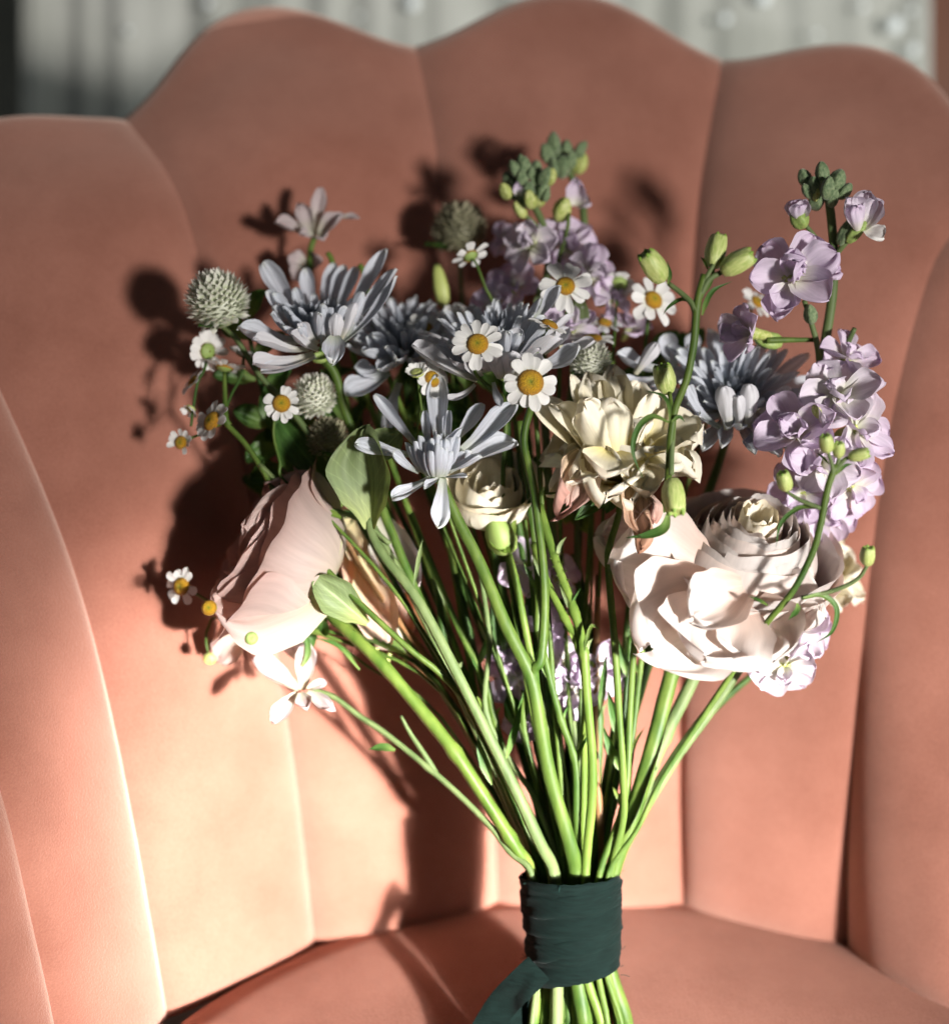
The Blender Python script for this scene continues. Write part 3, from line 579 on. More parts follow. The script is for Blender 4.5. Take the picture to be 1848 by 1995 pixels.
# the big cupped one
ax = Dv(-.1, .82, .5); c = P(624, 694, .70)
t = mum_thing('large cupped grey-lilac chrysanthemum beside the pale globe flower', c, ax, (1056, .668), 9, 11, 'stem', cup=20,
   stem_pts=[(634, 700, .703), (655, 735, .706), (672, 800, .708), (720, 930, .71), (830, 1200, .70), (940, 1430, .685)])
for (A, B, w, N_, kd, mt) in [
  ((664, 672, .694), (775, 538, .690), 28, (-.8, .2, .5), 'mum', 'mum'), ((660, 660, .698), (773, 524, .700), 30, (-.6, .1, .7), 'mum', 'mum'), ((672, 625, .706), (752, 486, .712), 34, (-.4, -.1, .9), 'mum', 'mum'),
  ((650, 620, .712), (696, 521, .720), 26, (-.1, -.2, 1), 'mum', 'mum'), ((640, 620, .714), (670, 516, .722), 32, (0, -.2, 1), 'mum', 'mum'), ((625, 610, .715), (650, 512, .724), 30, (.1, -.2, 1), 'mum', 'mum'),
  ((610, 620, .714), (594, 523, .720), 32, (.1, -.2, 1), 'mum', 'mum'), ((590, 625, .710), (511, 512, .714), 42, (.4, -.1, 1), 'mum', 'mum'), ((590, 640, .706), (517, 568, .704), 28, (.5, .2, .9), 'mum', 'mum'),
  ((585, 670, .698), (462, 638, .690), 48, (.3, .8, .6), 'mum', 'mum'), ((600, 684, .694), (494, 658, .682), 33, (.1, .9, .6), 'mum', 'mum_pale'), ((612, 693, .692), (492, 708, .682), 46, (.1, .9, .7), 'mum', 'mum_pale'),
  ((616, 697, .694), (508, 726, .686), 30, (.1, .8, .7), 'mum', 'mum'), ((618, 684, .690), (566, 648, .680), 30, (.3, .6, .8), 'mum', 'mum_pale'), ((618, 672, .692), (582, 630, .684), 30, (.3, .3, .9), 'mum', 'mum_pale'),
  ((628, 675, .692), (628, 590, .686), 26, (0, .1, -1), 'mum', 'mum'), ((652, 672, .690), (656, 610, .682), 30, (0, .1, -1), 'mum', 'mum_pale'), ((676, 655, .694), (708, 568, .692), 27, (-.5, .1, -.8), 'mum', 'mum'),
  ((664, 664, .692), (694, 590, .688), 24, (-.5, .1, -.8), 'mum', 'mum_pale'), ((652, 655, .684), (648, 704, .676), 46, (0, .4, 1), 'wide', 'mum')]:
    put(t, kd, mt, A, B, w, Dv(*N_), 'petal')
H = axm(P(612, 655, .702), Dv(-.05, .9, .45))
ring(t, 'tube', 'mum_core', H, 16, sz(72), sz(18), 62, sz(24)); ring(t, 'tube', 'mum_core', H, 12, sz(62), sz(15), 72, sz(12)); ring(t, 'mum', 'mum', H, 13, sz(88), sz(24), 48, sz(30))
# procedural rings for the ones behind
def rings(t, c, axis, spec, mats):
    for (n, ln, w, el, r0), mt in zip(spec, mats): ring(t, 'mum' if w > 20 else 'tube', mt, axm(c, axis), n+4, sz(ln, .7), sz(w*.86, .7), el, sz(r0, .7))
ax = Dv(.05, .85, .45); c = P(790, 690, .728)
t = mum_thing('dark shaded lilac chrysanthemum behind, low between the cupped one and the small daisies', c, ax, (1078, .672), 8, 10, 'stem_dark')
rings(t, c, ax, [(16, 138, 34, 16, 16), (16, 124, 28, 34, 14), (16, 108, 22, 52, 12), (14, 86, 17, 66, 9), (12, 64, 13, 78, 5)], ['mum', 'mum', 'mum', 'mum_core', 'mum_core'])
for (A, B, w, N_) in [((758, 728, .712), (672, 768, .704), 56, (.2, .7, .8)), ((772, 715, .712), (716, 652, .708), 44, (.4, .3, .9)), ((775, 745, .712), (748, 838, .708), 34, (.6, .1, .8)), ((755, 735, .714), (690, 716, .708), 44, (.3, .6, .8))]:
    put(t, 'mum', 'mum', A, B, w, Dv(*N_), 'petal')
ax = Dv(.0, .75, .6); c = P(985, 730, .690)
t = mum_thing('grey-white chrysanthemum half covered by the two open daisies', c, ax, (1100, .668), 8, 10, 'stem_dark', cup=18)
for (A, B, w, N_, mt) in [((928, 745, .682), (802, 672, .680), 38, (.2, .8, .7), 'mum_pale'), ((922, 740, .684), (838, 672, .692), 30, (.2, .5, .8), 'mum'), ((926, 750, .681), (872, 778, .676), 24, (.2, .8, .6), 'mum_pale'), ((928, 742, .684), (872, 668, .690), 26, (.3, .4, .8), 'mum_pale'),
  ((1045, 622, .690), (1090, 558, .682), 31, (-.4, .2, 1), 'mum'), ((1000, 680, .688), (1046, 622, .684), 36, (-.3, 0, 1), 'mum_pale'), ((1040, 716, .682), (1131, 676, .676), 50, (-.2, .6, .8), 'mum'), ((1090, 680, .692), (1158, 664, .688), 36, (-.2, .7, .7), 'mum_pale'),
  ((975, 738, .680), (962, 690, .672), 42, (.1, .1, -1), 'mum_pale'), ((990, 738, .678), (996, 684, .668), 40, (0, .1, -1), 'mum_pale'), ((985, 690, .684), (1015, 640, .680), 34, (-.1, 0, 1), 'mum_pale'), ((960, 700, .684), (952, 640, .682), 34, (.2, 0, 1), 'mum_pale'), ((1010, 720, .676), (1060, 700, .668), 40, (-.2, .5, .9), 'mum_pale'), ((935, 735, .680), (905, 690, .672), 36, (.3, .1, .9), 'mum_pale'), ((1060, 690, .69), (1110, 640, .69), 32, (-.3, .3, .9), 'mum_pale'), ((1020, 700, .69), (1030, 645, .694), 30, (0, 0, 1), 'mum'), ((1000, 735, .680), (1030, 690, .672), 34, (-.3, .1, -1), 'mum_pale'), ((960, 745, .680), (974, 792, .676), 20, (.3, .3, 1), 'mum')]:
    put(t, 'mum', mt, A, B, w, Dv(*N_), 'petal')
rings(t, P(975, 715, .70), Dv(-.1, .85, .45), [(15, 142, 30, 30, 16), (15, 132, 27, 46, 14), (14, 118, 22, 60, 10), (12, 98, 17, 76, 6)], ['mum_pale', 'mum', 'mum', 'mum_core'])
ax = Dv(.05, .62, .75); c = P(1425, 815, .712)
t = mum_thing('wide blue-grey chrysanthemum with a dark spiky centre, under the lilac florets', c, ax, (1150, .674), 9, 12, 'stem_dark', cup=22)
H0 = P(1428, 790, .712)
rings(t, H0, ax, [(17, 150, 38, 14, 26), (16, 125, 30, 32, 24), (16, 100, 22, 50, 20), (16, 78, 17, 64, 14), (14, 58, 13, 76, 8)], ['mum', 'mum', 'mum', 'mum_core', 'mum_core'])
for (A, B, w, N_, mt) in [((1418, 838, .690), (1411, 752, .682), 42, (0, .2, -1), 'mum_pale'), ((1458, 832, .690), (1461, 748, .682), 38, (-.1, .2, -1), 'mum_pale'), ((1400, 836, .690), (1336, 752, .684), 36, (.5, .4, .8), 'mum'), ((1474, 835, .690), (1464, 878, .682), 46, (-.2, .6, .8), 'mum'),
  ((1480, 805, .692), (1540, 755, .690), 36, (-.4, .5, .7), 'mum_pale'), ((1236, 728, .705), (1280, 668, .700), 30, (.2, .1, -1), 'mum_pale'), ((1440, 835, .689), (1438, 772, .680), 30, (0, .2, -1), 'mum_pale'), ((1312, 716, .715), (1296, 650, .718), 42, (.2, 0, 1), 'mum'), ((1345, 700, .72), (1352, 650, .724), 34, (.1, 0, 1), 'mum'),
  ((1290, 725, .712), (1200, 690, .708), 38, (.1, .7, .6), 'mum'), ((1290, 735, .712), (1215, 745, .706), 32, (.1, .8, .6), 'mum')]:
    put(t, 'mum', mt, A, B, w, Dv(*N_), 'petal')

# globe amaranths
def globe(label, u, v, d, Rpx, axis, mat, wrap, leaf=True, n=230, smat='stem_pale', pts=None):
    ax = Dv(*axis); c = P(u, v, d); R = sz(Rpx, d); t = thing('globe_flower', label, 'globe flower', base_of(wrap), 'globe amaranth heads')
    b = Bag()
    b.lathe([(R*.74*max(.001, math.sin(a*math.pi/8)), -R*.78*math.cos(a*math.pi/8)) for a in range(9)], 14, axm(c, ax))
    for i in range(n):
        z = 1-2*(i+.5)/n; r = math.sqrt(max(0, 1-z*z)); a = i*2.39996
        if z < -.82: continue
        nl = Vector((r*math.cos(a), r*math.sin(a), z)); up = Vector((0, 0, 1))
        dr = (nl*1.0 + up*.45 + Vector((random.uniform(-.2, .2), random.uniform(-.2, .2), random.uniform(-.1, .2)))).normalized()
        side = dr.cross(nl+Vector((.01, .02, .03))).normalized(); L_ = R*random.uniform(.30, .40); w = R*.10
        p = nl*R*.68; Hm = axm(c, ax); o = len(b.v); th = dr.cross(side)
        for q, (x, y, k) in enumerate([(-w*.6, 0, 0), (w*.6, 0, 0), (-w, .55, 0), (0, .5, .5), (w, .55, 0), (0, 1, .1)]):
            b.v.append(Hm @ (p + side*x + dr*L_*y + th*w*k)); b.uv.append((.5+.4*x/w, y))
        b.f += [(o, o+1, o+3), (o, o+3, o+2), (o+1, o+4, o+3), (o+2, o+3, o+5), (o+3, o+4, o+5)]
    q = centred(b, 'bracts', t, M[mat]); q['kind'] = 'stuff'
    if leaf:
        H = axm(c - ax*R*.72, ax)
        ring(t, 'leaf', 'leaf', H, 2, R*1.05, R*.75, 18, R*.1)
    if pts: stem(t, [c - ax*R*.7] and [(u, v+Rpx*.6, d+.002)] + pts, 5, 8, smat, wrap)
    else: auto_stem(t, c - ax*R*.7, ax, 5, 8, smat, *wrap)
    return t
globe('pale cream globe flower, fully lit, at the outer edge above the small daisies', 424, 588, .698, 66, (-.25, .85, .35), 'bract', (1046, .67), pts=[(460, 660, .700), (505, 730, .702), (560, 790, .704), (640, 900, .705), (760, 1080, .70), (880, 1320, .69)], n=300)
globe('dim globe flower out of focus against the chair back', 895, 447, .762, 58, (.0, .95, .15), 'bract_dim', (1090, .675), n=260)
globe('pale globe flower tucked behind the small daisy', 612, 772, .706, 47, (-.1, .7, .5), 'bract', (1056, .672), smat='stem_brown')
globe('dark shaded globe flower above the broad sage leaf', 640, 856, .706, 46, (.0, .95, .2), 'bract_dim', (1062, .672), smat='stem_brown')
globe('white globe flower peeping between the cream bloom and the grey petals', 1150, 706, .700, 44, (.1, .8, .4), 'bract', (1130, .672))

# ------------------------------------------------------------------ cupped petals for roses and the ranunculus
def cup_mesh(name, ah=.9, flare=.15, drop=.25, ruf=.06, close=0, seed=0, nu=14, nv=14, bw=(.85, 1.35)):
    """petal of a bowl: radius 1, height 1, axis Z, base at the origin"""
    rows = []; o = seed*5.7+1
    for i in range(nv+1):
        v = i/nv; row = []
        for j in range(nu+1):
            u = 2*j/nu-1
            vv = v*(1-drop*abs(u)**2.4)
            a = ah*u*(.42+.58*min(1, vv*1.6)**.7)*(1-.06*max(0, vv-.75)/.25)
            r = math.sin(min(1, vv*1.15)*math.pi/2)**bw[0]*(1-close*max(0, vv-.45)**1.3)
            z = vv**bw[1]
            f = max(0, (vv-.62)/.38); r += flare*f*f; z -= flare*.55*f**3
            q = ruf*vv**2
            r += q*noise.noise(Vector((u*2.2+o, vv*1.5, o))); z += q*1.0*noise.noise(Vector((u*2.8+o, 5, o)))*(.4+f)
            row.append(Vector((r*math.sin(a), r*math.cos(a), z)))
        rows.append(row)
    b = Bag(); b.grid(rows); return b.build(name)
CUP = {'ball': [cup_mesh('petal', 1.35, .02, .05, .05, .50, i+70, 22, 18, (.60, 1.5)) for i in range(5)],
       'open': [cup_mesh('petal', .95, .34, .28, .12, 0, i) for i in range(4)], 'mid': [cup_mesh('petal', .95, .12, .22, .10, .0, i+10) for i in range(4)],
       'closed': [cup_mesh('petal', 1.0, .0, .18, .10, .55, i+20) for i in range(4)], 'rclosed': [cup_mesh('petal', 1.05, .02, .20, .05, .35, i+40, 16, 16, (.62, 1.65)) for i in range(4)], 'rmid': [cup_mesh('petal', 1.15, .10, .16, .05, .08, i+50, 18, 18, (.62, 1.65)) for i in range(4)], 'rlip': [cup_mesh('petal', 1.15, .34, .14, .09, .0, i+60, 22, 20, (.58, 1.7)) for i in range(4)],
       'lip': [cup_mesh('petal', .85, .75, .3, .14, 0, i+30) for i in range(4)]}
def cups(t, kind, mat, H, n, R, h, ph=0, tilt=0, jit=.1):
    for i in range(n):
        a = ph + 2*math.pi*i/n + random.uniform(-jit, jit); k = random.uniform(.94, 1.06)
        part(t, 'petal', random.choice(CUP[kind]), M[mat], H @ Matrix.Rotation(a, 4, 'Z') @ Matrix.Rotation(R_(-tilt)*random.uniform(.6, 1.2), 4, 'X') @ Matrix.Diagonal((R*k, R*k, h*random.uniform(.95, 1.05), 1)))
def flower(name, label, cat, wrap, group=None):
    return thing(name, label, cat, base_of(wrap), group)
# blush rose
wr = (1037, .668)
t = flower('rose', 'large blush pink rose at the bouquet edge, facing away up to one side', 'rose', wr, 'roses in the bouquet')
ax = Dv(-.82, .46, .16); c = P(645, 1132, .712); H = axm(c, ax, .5)
for k, (n, r, h, kd) in enumerate([(3, 44, 186, 'rclosed'), (4, 72, 192, 'rclosed'), (4, 98, 196, 'rclosed'), (5, 120, 194, 'rmid'), (5, 138, 196, 'rmid'), (5, 148, 190, 'rmid'), (4, 154, 182, 'rlip')]): cups(t, kd, 'rose', H, n, sz(r, .72), sz(h, .72), k*.8+.2, 0, .2)
for (A, B, w, N_, ix) in [((650, 1128, .694), (418, 1180, .674), 200, (.30, -.55, -.9), 1), ((655, 1095, .694), (478, 1030, .676), 200, (.30, .1, -1), 3), ((650, 1075, .700), (520, 945, .694), 150, (.2, .35, -1), 0), ((635, 1135, .698), (512, 1190, .686), 130, (.1, -.8, -.7), 2)]:
    put(t, 'petalback', 'rose', A, B, w, Dv(*N_), 'petal', ix)
for (B, w) in [((590, 1290, .72), 30), ((690, 1230, .70), 30), ((560, 1215, .735), 24), ((670, 1110, .735), 26), ((635, 1240, .695), 26)]:
    put(t, 'blade', 'leaf', (612, 1172, .720), B, w, Dv(.3, .3, 1), 'sepal')
stem(t, [(615, 1168, .718), (655, 1208, .708), (705, 1255, .70), (752, 1303, .693), (820, 1384, .684), (886, 1467, .674), (960, 1580, .668), (1010, 1660, .664)], 12.5, 12.5, 'stem_bright', wr, 10, nodes=[(886, 1467, .674), (1010, 1660, .664)])
put(t, 'ovate', 'leaf_pale', (716, 1215, .690), (610, 1125, .684), 78, Dv(-.5, .5, .8), 'leaf', 0)
put(t, 'leaf', 'leaf', (790, 1275, .70), (640, 1195, .712), 60, Dv(.2, .8, .5), 'leaf')
# small cream rose behind the spidery bloom
wr = (1090, .666)
t = flower('rose', 'small cream yellow rose half open behind the spidery lilac bloom', 'rose', wr, 'roses in the bouquet')
ax = Dv(.05, .72, .65); c = P(950, 1000, .712); H = axm(c, ax, 1)
for k, (n, r, h, kd) in enumerate([(3, 34, 92, 'closed'), (4, 54, 96, 'closed'), (5, 74, 92, 'closed'), (5, 86, 96, 'rmid'), (5, 94, 92, 'rmid')]): cups(t, kd, 'cream', H, n, sz(r, .71), sz(h, .71), k*.7)
for (B, w) in [((880, 1005, .70), 24), ((1010, 985, .70), 26), ((930, 1030, .695), 30), ((985, 1040, .70), 24)]: put(t, 'blade', 'sepal', (952, 1004, .708), B, w, Dv(0, .6, .8), 'sepal')
auto_stem(t, c, Dv(-.15, .95, .1), 8, 11, 'stem', 1108, .668)
# green rosebud below it
t = flower('rosebud', 'closed green rosebud with pointed sepals beneath the small cream rose', 'flower bud', (1102, .668))
cb_ = P(988, 1075, .694); axb = Dv(-.35, .85, .3); b = Bag(); s = sz(30, .69)
b.lathe([(.2*s, -.2*s), (.7*s, .1*s), (.98*s, .8*s), (.9*s, 1.6*s), (.55*s, 2.4*s), (.12*s, 3.0*s)], 14, axm(cb_, axb), 5, .08); centred(b, 'bud', t, M['calyx'])
for B, w in [((948, 1002, .690), 26), ((985, 990, .688), 26), ((1006, 1010, .690), 24)]: put(t, 'blade', 'sepal', (988, 1076, .686), B, w, Dv(0, .2, 1), 'sepal')
stem(t, [(990, 1080, .694), (1004, 1130, .692), (1022, 1220, .690), (1045, 1330, .688), (1072, 1450, .682)], 8, 8, 'stem_bright', (1102, .668))
# hanging peach trumpet
wr = (1052, .676)
t = flower('trumpet_flower', 'peach trumpet shaped flower hanging open below the sage leaf, cream stamens showing', 'trumpet flower', wr)
for (A, B, w, N_, kd, mt) in [((700, 1000, .732), (740, 1150, .728), 96, (0, .2, -1), 'wide', 'peach'), ((672, 1010, .728), (706, 1205, .714), 78, (.5, .1, .9), 'smooth', 'peach'), ((735, 1010, .725), (812, 1150, .712), 92, (-.4, .2, .9), 'smooth', 'pinkwhite'),
  ((715, 1080, .722), (750, 1262, .704), 84, (-.1, .1, 1), 'smooth', 'peach'), ((745, 1090, .728), (800, 1238, .718), 70, (-.3, .1, 1), 'smooth', 'peach'), ((668, 1000, .735), (682, 1130, .735), 60, (.2, .1, 1), 'wide', 'peach')]:
    put(t, kd, mt, A, B, w, Dv(*N_), 'petal')
for (a_, b_) in [((735, 1200), (733, 1262)), ((752, 1210), (757, 1280)), ((765, 1205), (780, 1270)), ((770, 1215), (790, 1285))]:
    b = Bag(); p = [P(*a_, .716), P((a_[0]+b_[0])/2+4, (a_[1]+b_[1])/2, .713), P(*b_, .71)]; b.tube(cr(p, 4), [sz(2.6)]*9, 6); centred(b, 'stamen', t, M['cream'])
    b = Bag(); q = P(*b_, .71); b.lathe([(sz(.5), -sz(12)), (sz(5.5), -sz(7)), (sz(6), 0), (sz(5), sz(7)), (sz(.6), sz(12))], 8, axm(q, Dv(.3, 1, .2))); centred(b, 'anther', t, M['limebud'])
auto_stem(t, P(700, 1005, .732), Dv(-.5, .7, .2), 5, 8, 'stem_dark', *wr)
# cream ruffled bloom
wr = (1140, .662)
t = flower('ruffled_flower', 'cream double flower with crinkled petals and one wilted pink petal, above the ranunculus', 'flower', wr)
ax = Dv(-.12, .80, .58); c = P(1210, 925, .690); H = axm(c, ax, .3)
R0 = sz(.93, .69)
ring(t, 'ruffle', 'cream', H, 9, 165*R0, 120*R0, 14, 12*R0, jit=.2); ring(t, 'ruffle', 'cream', H, 9, 135*R0, 90*R0, 40, 10*R0, jit=.2); ring(t, 'ruffle', 'cream', H, 8, 122*R0, 76*R0, 58, 8*R0, jit=.22); ring(t, 'ruffle', 'cream', H, 7, 105*R0, 60*R0, 76, 6*R0, jit=.22)
for (A, B, w, N_, mt, kd) in [((1165, 905, .682), (1025, 762, .684), 66, (.5, .2, .9), 'cream', 'round'), ((1160, 900, .680), (1078, 790, .678), 60, (.4, .5, .8), 'cream', 'ruffle'), ((1175, 890, .678), (1112, 728, .688), 50, (.5, -.1, .9), 'cream', 'round'),
  ((1180, 880, .680), (1150, 735, .690), 72, (.1, -.1, 1), 'cream', 'ruffle'), ((1200, 880, .682), (1195, 722, .694), 70, (0, -.1, 1), 'cream', 'ruffle'), ((1230, 880, .684), (1245, 742, .695), 78, (-.1, -.1, 1), 'cream', 'ruffle'),
  ((1195, 905, .672), (1135, 786, .664), 78, (.1, .1, -1), 'cream', 'ruffle'), ((1200, 900, .672), (1190, 775, .664), 84, (0, .1, -1), 'cream', 'ruffle'), ((1255, 895, .68), (1290, 770, .684), 74, (-.3, 0, 1), 'cream', 'ruffle'),
  ((1190, 880, .666), (1180, 928, .655), 105, (0, .5, .9), 'cream', 'ruffle'), ((1260, 880, .676), (1368, 842, .672), 120, (-.4, .7, .6), 'cream', 'ruffle'), ((1260, 890, .672), (1330, 900, .664), 110, (-.2, .8, .6), 'cream', 'ruffle'),
  ((1240, 890, .668), (1265, 965, .660), 90, (0, .3, 1), 'cream', 'ruffle'), ((1135, 882, .672), (1100, 985, .662), 88, (.1, 0, 1), 'wilt', 'crumple'), ((1225, 920, .668), (1246, 1062, .654), 56, (.2, 0, 1), 'brownwilt', 'crumple'), ((1228, 930, .672), (1270, 1010, .662), 50, (-.2, 0, 1), 'wilt', 'crumple')]:
    put(t, kd, mt, A, B, w, Dv(*N_), 'petal')
for B, w in [((1120, 1012, .676), 34), ((1150, 985, .672), 36), ((1215, 965, .672), 30), ((1180, 1000, .68), 30)]: put(t, 'leaf', 'leaf', (1200, 950, .678), B, w, Dv(.2, .5, .8), 'sepal')
stem(t, [(1205, 940, .684), (1205, 1000, .69), (1188, 1060, .688), (1184, 1102, .684), (1197, 1253, .672), (1206, 1400, .664), (1212, 1490, .660), (1214, 1590, .658)], 7, 8, 'stem', (1190, .656))
# ranunculus
wr = (1193, .664)
t = flower('ranunculus', 'very large blush white ranunculus with tightly folded petals above a thick stem', 'ranunculus', wr)
ax = Dv(.10, .80, .60); c = P(1440, 1160, .704); H = axm(c, ax, .2); s = sz(1, .70)
LAY = [(3, r, 206 - 80*((r-30)/142)**2, 'ball' if r < 150 else 'rmid', 'cream' if r < 46 else 'blush_deep' if i % 3 == 2 else 'blush') for i, r in enumerate((30, 44, 60, 76, 92, 107, 121, 134, 146, 157, 166, 172))]
for k, (n, r, h, kd, mt) in enumerate(LAY):
    cups(t, kd, mt, H, n, r*s, h*s, k*.83, 0, .3)
for (A, B, w, N_, mt, kd, ix) in [((1380, 1130, .676), (1194, 1095, .664), 250, (.35, .15, .95), 'blush', 'wide', 0), ((1400, 1150, .668), (1262, 1262, .650), 270, (.25, .40, .85), 'blush', 'wide', 1), ((1420, 1170, .662), (1372, 1286, .646), 230, (.05, .5, .85), 'blush', 'wide', 2), ((1460, 1170, .666), (1490, 1284, .650), 170, (-.15, .5, .8), 'blush', 'wide', 3),
  ((1450, 1150, .656), (1345, 1200, .646), 125, (.2, .5, .8), 'blush', 'wide', 3), ((1400, 1090, .70), (1165, 1045, .696), 150, (.3, .2, 1), 'blush', 'wide', 2), ((1480, 1180, .668), (1600, 1190, .662), 150, (-.4, .5, .7), 'blush', 'wide', 1)]:
    put(t, kd, mt, A, B, w, Dv(*N_), 'petal', ix)
R1 = sz(30); part(t, 'calyx', CALYX, M['calyx'], axm(c, ax) @ Matrix.Diagonal((R1, R1, R1*1.3, 1)))
stem(t, [(1365, 1165, .712), (1338, 1220, .705), (1318, 1276, .698), (1295, 1360, .689), (1271, 1454, .680), (1232, 1588, .669)], 16.5, 17, 'stem', wr, 12)
# pale yellow bloom behind it
wr = (1180, .674)
t = flower('ruffled_flower', 'pale cream yellow flower mostly hidden behind the ranunculus, out of focus', 'flower', wr)
c = P(1590, 1130, .735); H = axm(c, Dv(.4, .6, .5)); s = sz(1, .735)
ring(t, 'ruffle', 'cream', H, 8, 85*s, 70*s, 20, 6*s); ring(t, 'ruffle', 'cream', H, 7, 75*s, 56*s, 50, 6*s)
for (A, B, w) in [((1600, 1120, .73), (1655, 1075, .73), 70), ((1600, 1140, .73), (1655, 1165, .73), 70), ((1590, 1040, .735), (1650, 1025, .735), 60)]: put(t, 'ruffle', 'cream', A, B, w, Dv(0, .3, 1), 'petal')
auto_stem(t, c, Dv(.3, .8, .1), 6, 8, 'stem_dark', *wr)

# ------------------------------------------------------------------ stock spikes
thr = Bag(); thr.lathe([(.10, -1.0), (.2, -.8), (.24, -.3), (.30, 0), (.16, .05), (.01, .02)], 8); THROAT = thr.build('floret')
def floret(t, u, v, d, axis, Rpx, n=5, mats=('lilac',), elev=8, seed=None, inner=2, kind='ruffle'):
    ax = Dv(*axis); c = P(u, v, d); R = sz(Rpx, d); H = axm(c, ax, random.random()*6)
    f = part(t, 'floret', THROAT, M['limebud'], H @ Matrix.Scale(R*.8, 4))
    for i in range(n):
        mt = M[random.choice(mats)]; a = 6.283*i/n + random.uniform(-.25, .25); e = R_(elev)+random.uniform(-.3, .35); l = R*random.uniform(.88, 1.12); w = R*random.uniform(.95, 1.2)*5/max(n, 4)
        part(f, 'petal', random.choice(PM['round'] if i % 2 else PM[kind]), mt, H @ Matrix.Rotation(a, 4, 'Z') @ Matrix.Translation((0, R*.08, 0)) @ Matrix.Rotation(e, 4, 'X') @ Matrix.Rotation(random.uniform(-.35, .35), 4, 'Y') @ Matrix.Diagonal((w, l, l, 1)))
    for i in range(inner):
        a = random.random()*6.28; l = R*random.uniform(.5, .7)
        part(f, 'petal', random.choice(PM['ruffle']), M[random.choice(mats)], H @ Matrix.Rotation(a, 4, 'Z') @ Matrix.Rotation(R_(random.uniform(40, 75)), 4, 'X') @ Matrix.Diagonal((l*.9, l, l, 1)))
    return f
sb = Bag(); sb.lathe([(.10, 0), (.24, .08), (.36, .28), (.38, .52), (.30, .76), (.19, .90), (.12, .97), (.03, 1.0)], 16, Matrix(), 4, .17); SBUD = sb.build('bud')
def buds(t, lst, mat, d):
    for (u, v, L_, w, ax, *mm) in lst:
        dd = d + random.uniform(-.006, .006); A = Dv(*ax); l = sz(L_, dd)
        part(t, 'bud', SBUD, M[mm[0] if mm else mat], axm(P(u, v, dd) - A*l*.5, A, random.random()*6) @ Matrix.Diagonal((l*w, l*w, l, 1)))
wr = (1196, .672)
t = flower('stock_spike', 'tall lilac stock spike standing highest at the outer side, green buds on top', 'stock flower', wr, 'lilac stock spikes')
stem(t, [(1611, 372, .690), (1618, 420, .692), (1624, 500, .694), (1620, 580, .695), (1608, 660, .697), (1596, 740, .70), (1585, 900, .708), (1560, 1050, .712), (1500, 1200, .708), (1400, 1360, .698), (1300, 1500, .686)], 8.5, 12, 'stem_pale', wr, 10)
stem(t, [(1566, 435, .690), (1590, 465, .691), (1612, 498, .694)], 4.5, 5.5, 'stem_pale', name='stalk'); stem(t, [(1566, 585, .688), (1580, 630, .692), (1592, 675, .695), (1596, 720, .70)], 5, 6.5, 'stem_pale', name='stalk')
stem(t, [(1492, 663, .690), (1540, 662, .693), (1590, 662, .697)], 7, 5, 'stem', name='stalk'); stem(t, [(1664, 640, .69), (1650, 670, .695), (1632, 705, .70)], 5, 6, 'stem_pale', name='stalk'); stem(t, [(1655, 460, .688), (1640, 480, .69), (1625, 500, .694)], 8, 6, 'stem_pale', name='stalk')
buds(t, [(1601, 336, 44, .8, (-.15, .9, .2)), (1567, 346, 38, .85, (-.5, .8, .3)), (1630, 350, 44, .9, (.35, .8, .2)), (1585, 362, 40, .8, (-.2, .8, .5)), (1612, 366, 46, .8, (.1, .9, .4)), (1645, 372, 38, .8, (.6, .7, .2)), (1590, 388, 46, .85, (-.1, .9, .6), 'stockbud'), (1622, 385, 40, .8, (.2, .8, .6)), (1572, 372, 34, .8, (-.5, .7, .3)), (1589, 378, 30, .6, (-.1, .9, .6), 'limebud')], 'stockbud', .686)
buds(t, [(1556, 425, 44, 1.0, (-.5, .7, .2), 'calyx'), (1650, 450, 62, .6, (.45, .85, .3), 'stockbud'), (1668, 452, 54, .6, (.6, .7, .4), 'calyx'), (1578, 612, 40, .8, (-.2, .9, .3), 'stockbud'), (1496, 663, 60, .8, (-.9, .1, .3), 'calyx')], 'calyx', .690)
for (A, B, w, N_, mt) in [((1556, 432, .688), (1545, 390, .684), 40, (.2, 0, -1), 'lilac'), ((1556, 432, .686), (1568, 388, .682), 34, (-.2, 0, 1), 'lilac_pale'), ((1556, 430, .684), (1556, 400, .678), 34, (0, 0, -1), 'lilac'),
   ((1670, 450, .684), (1650, 385, .680), 52, (.3, 0, 1), 'lilac_pale'), ((1672, 448, .684), (1690, 372, .680), 50, (-.2, -.1, 1), 'lilac_pale'), ((1678, 448, .683), (1716, 390, .678), 48, (-.4, 0, 1), 'lilac_pale'), ((1684, 448, .682), (1722, 462, .676), 46, (-.3, .6, .7), 'white'), ((1672, 450, .681), (1668, 400, .674), 44, (0, 0, -1), 'lilac')]:
    put(t, 'round', mt, A, B, w, Dv(*N_), 'petal')
fl = lambda u, v, d, ax_, R, *a, **k: floret(t, u, v, d, ax_, R*1.18, *a, kind='smooth', **k)
fl(1542, 538, .680, (-.15, .25, .95), 74, 6, ('lilac',), inner=4)
put(t, 'ruffle', 'lilac', (1550, 545, .678), (1640, 528, .676), 60, Dv(-.2, .5, .9), 'petal'); put(t, 'ruffle', 'lilac', (1545, 560, .678), (1510, 606, .674), 62, Dv(.1, .5, .9), 'petal')
fl(1462, 648, .688, (-.85, .1, .4), 52, 6, ('lilac', 'lilac_pale'), elev=35)
fl(1648, 700, .690, (.4, .55, .6), 52, 6, ('lilac',)); fl(1632, 770, .676, (-.1, .5, .85), 66, 6, ('lilac_pale',), inner=3); fl(1555, 840, .678, (-.5, .25, .8), 70, 7, ('lilac',), inner=4)
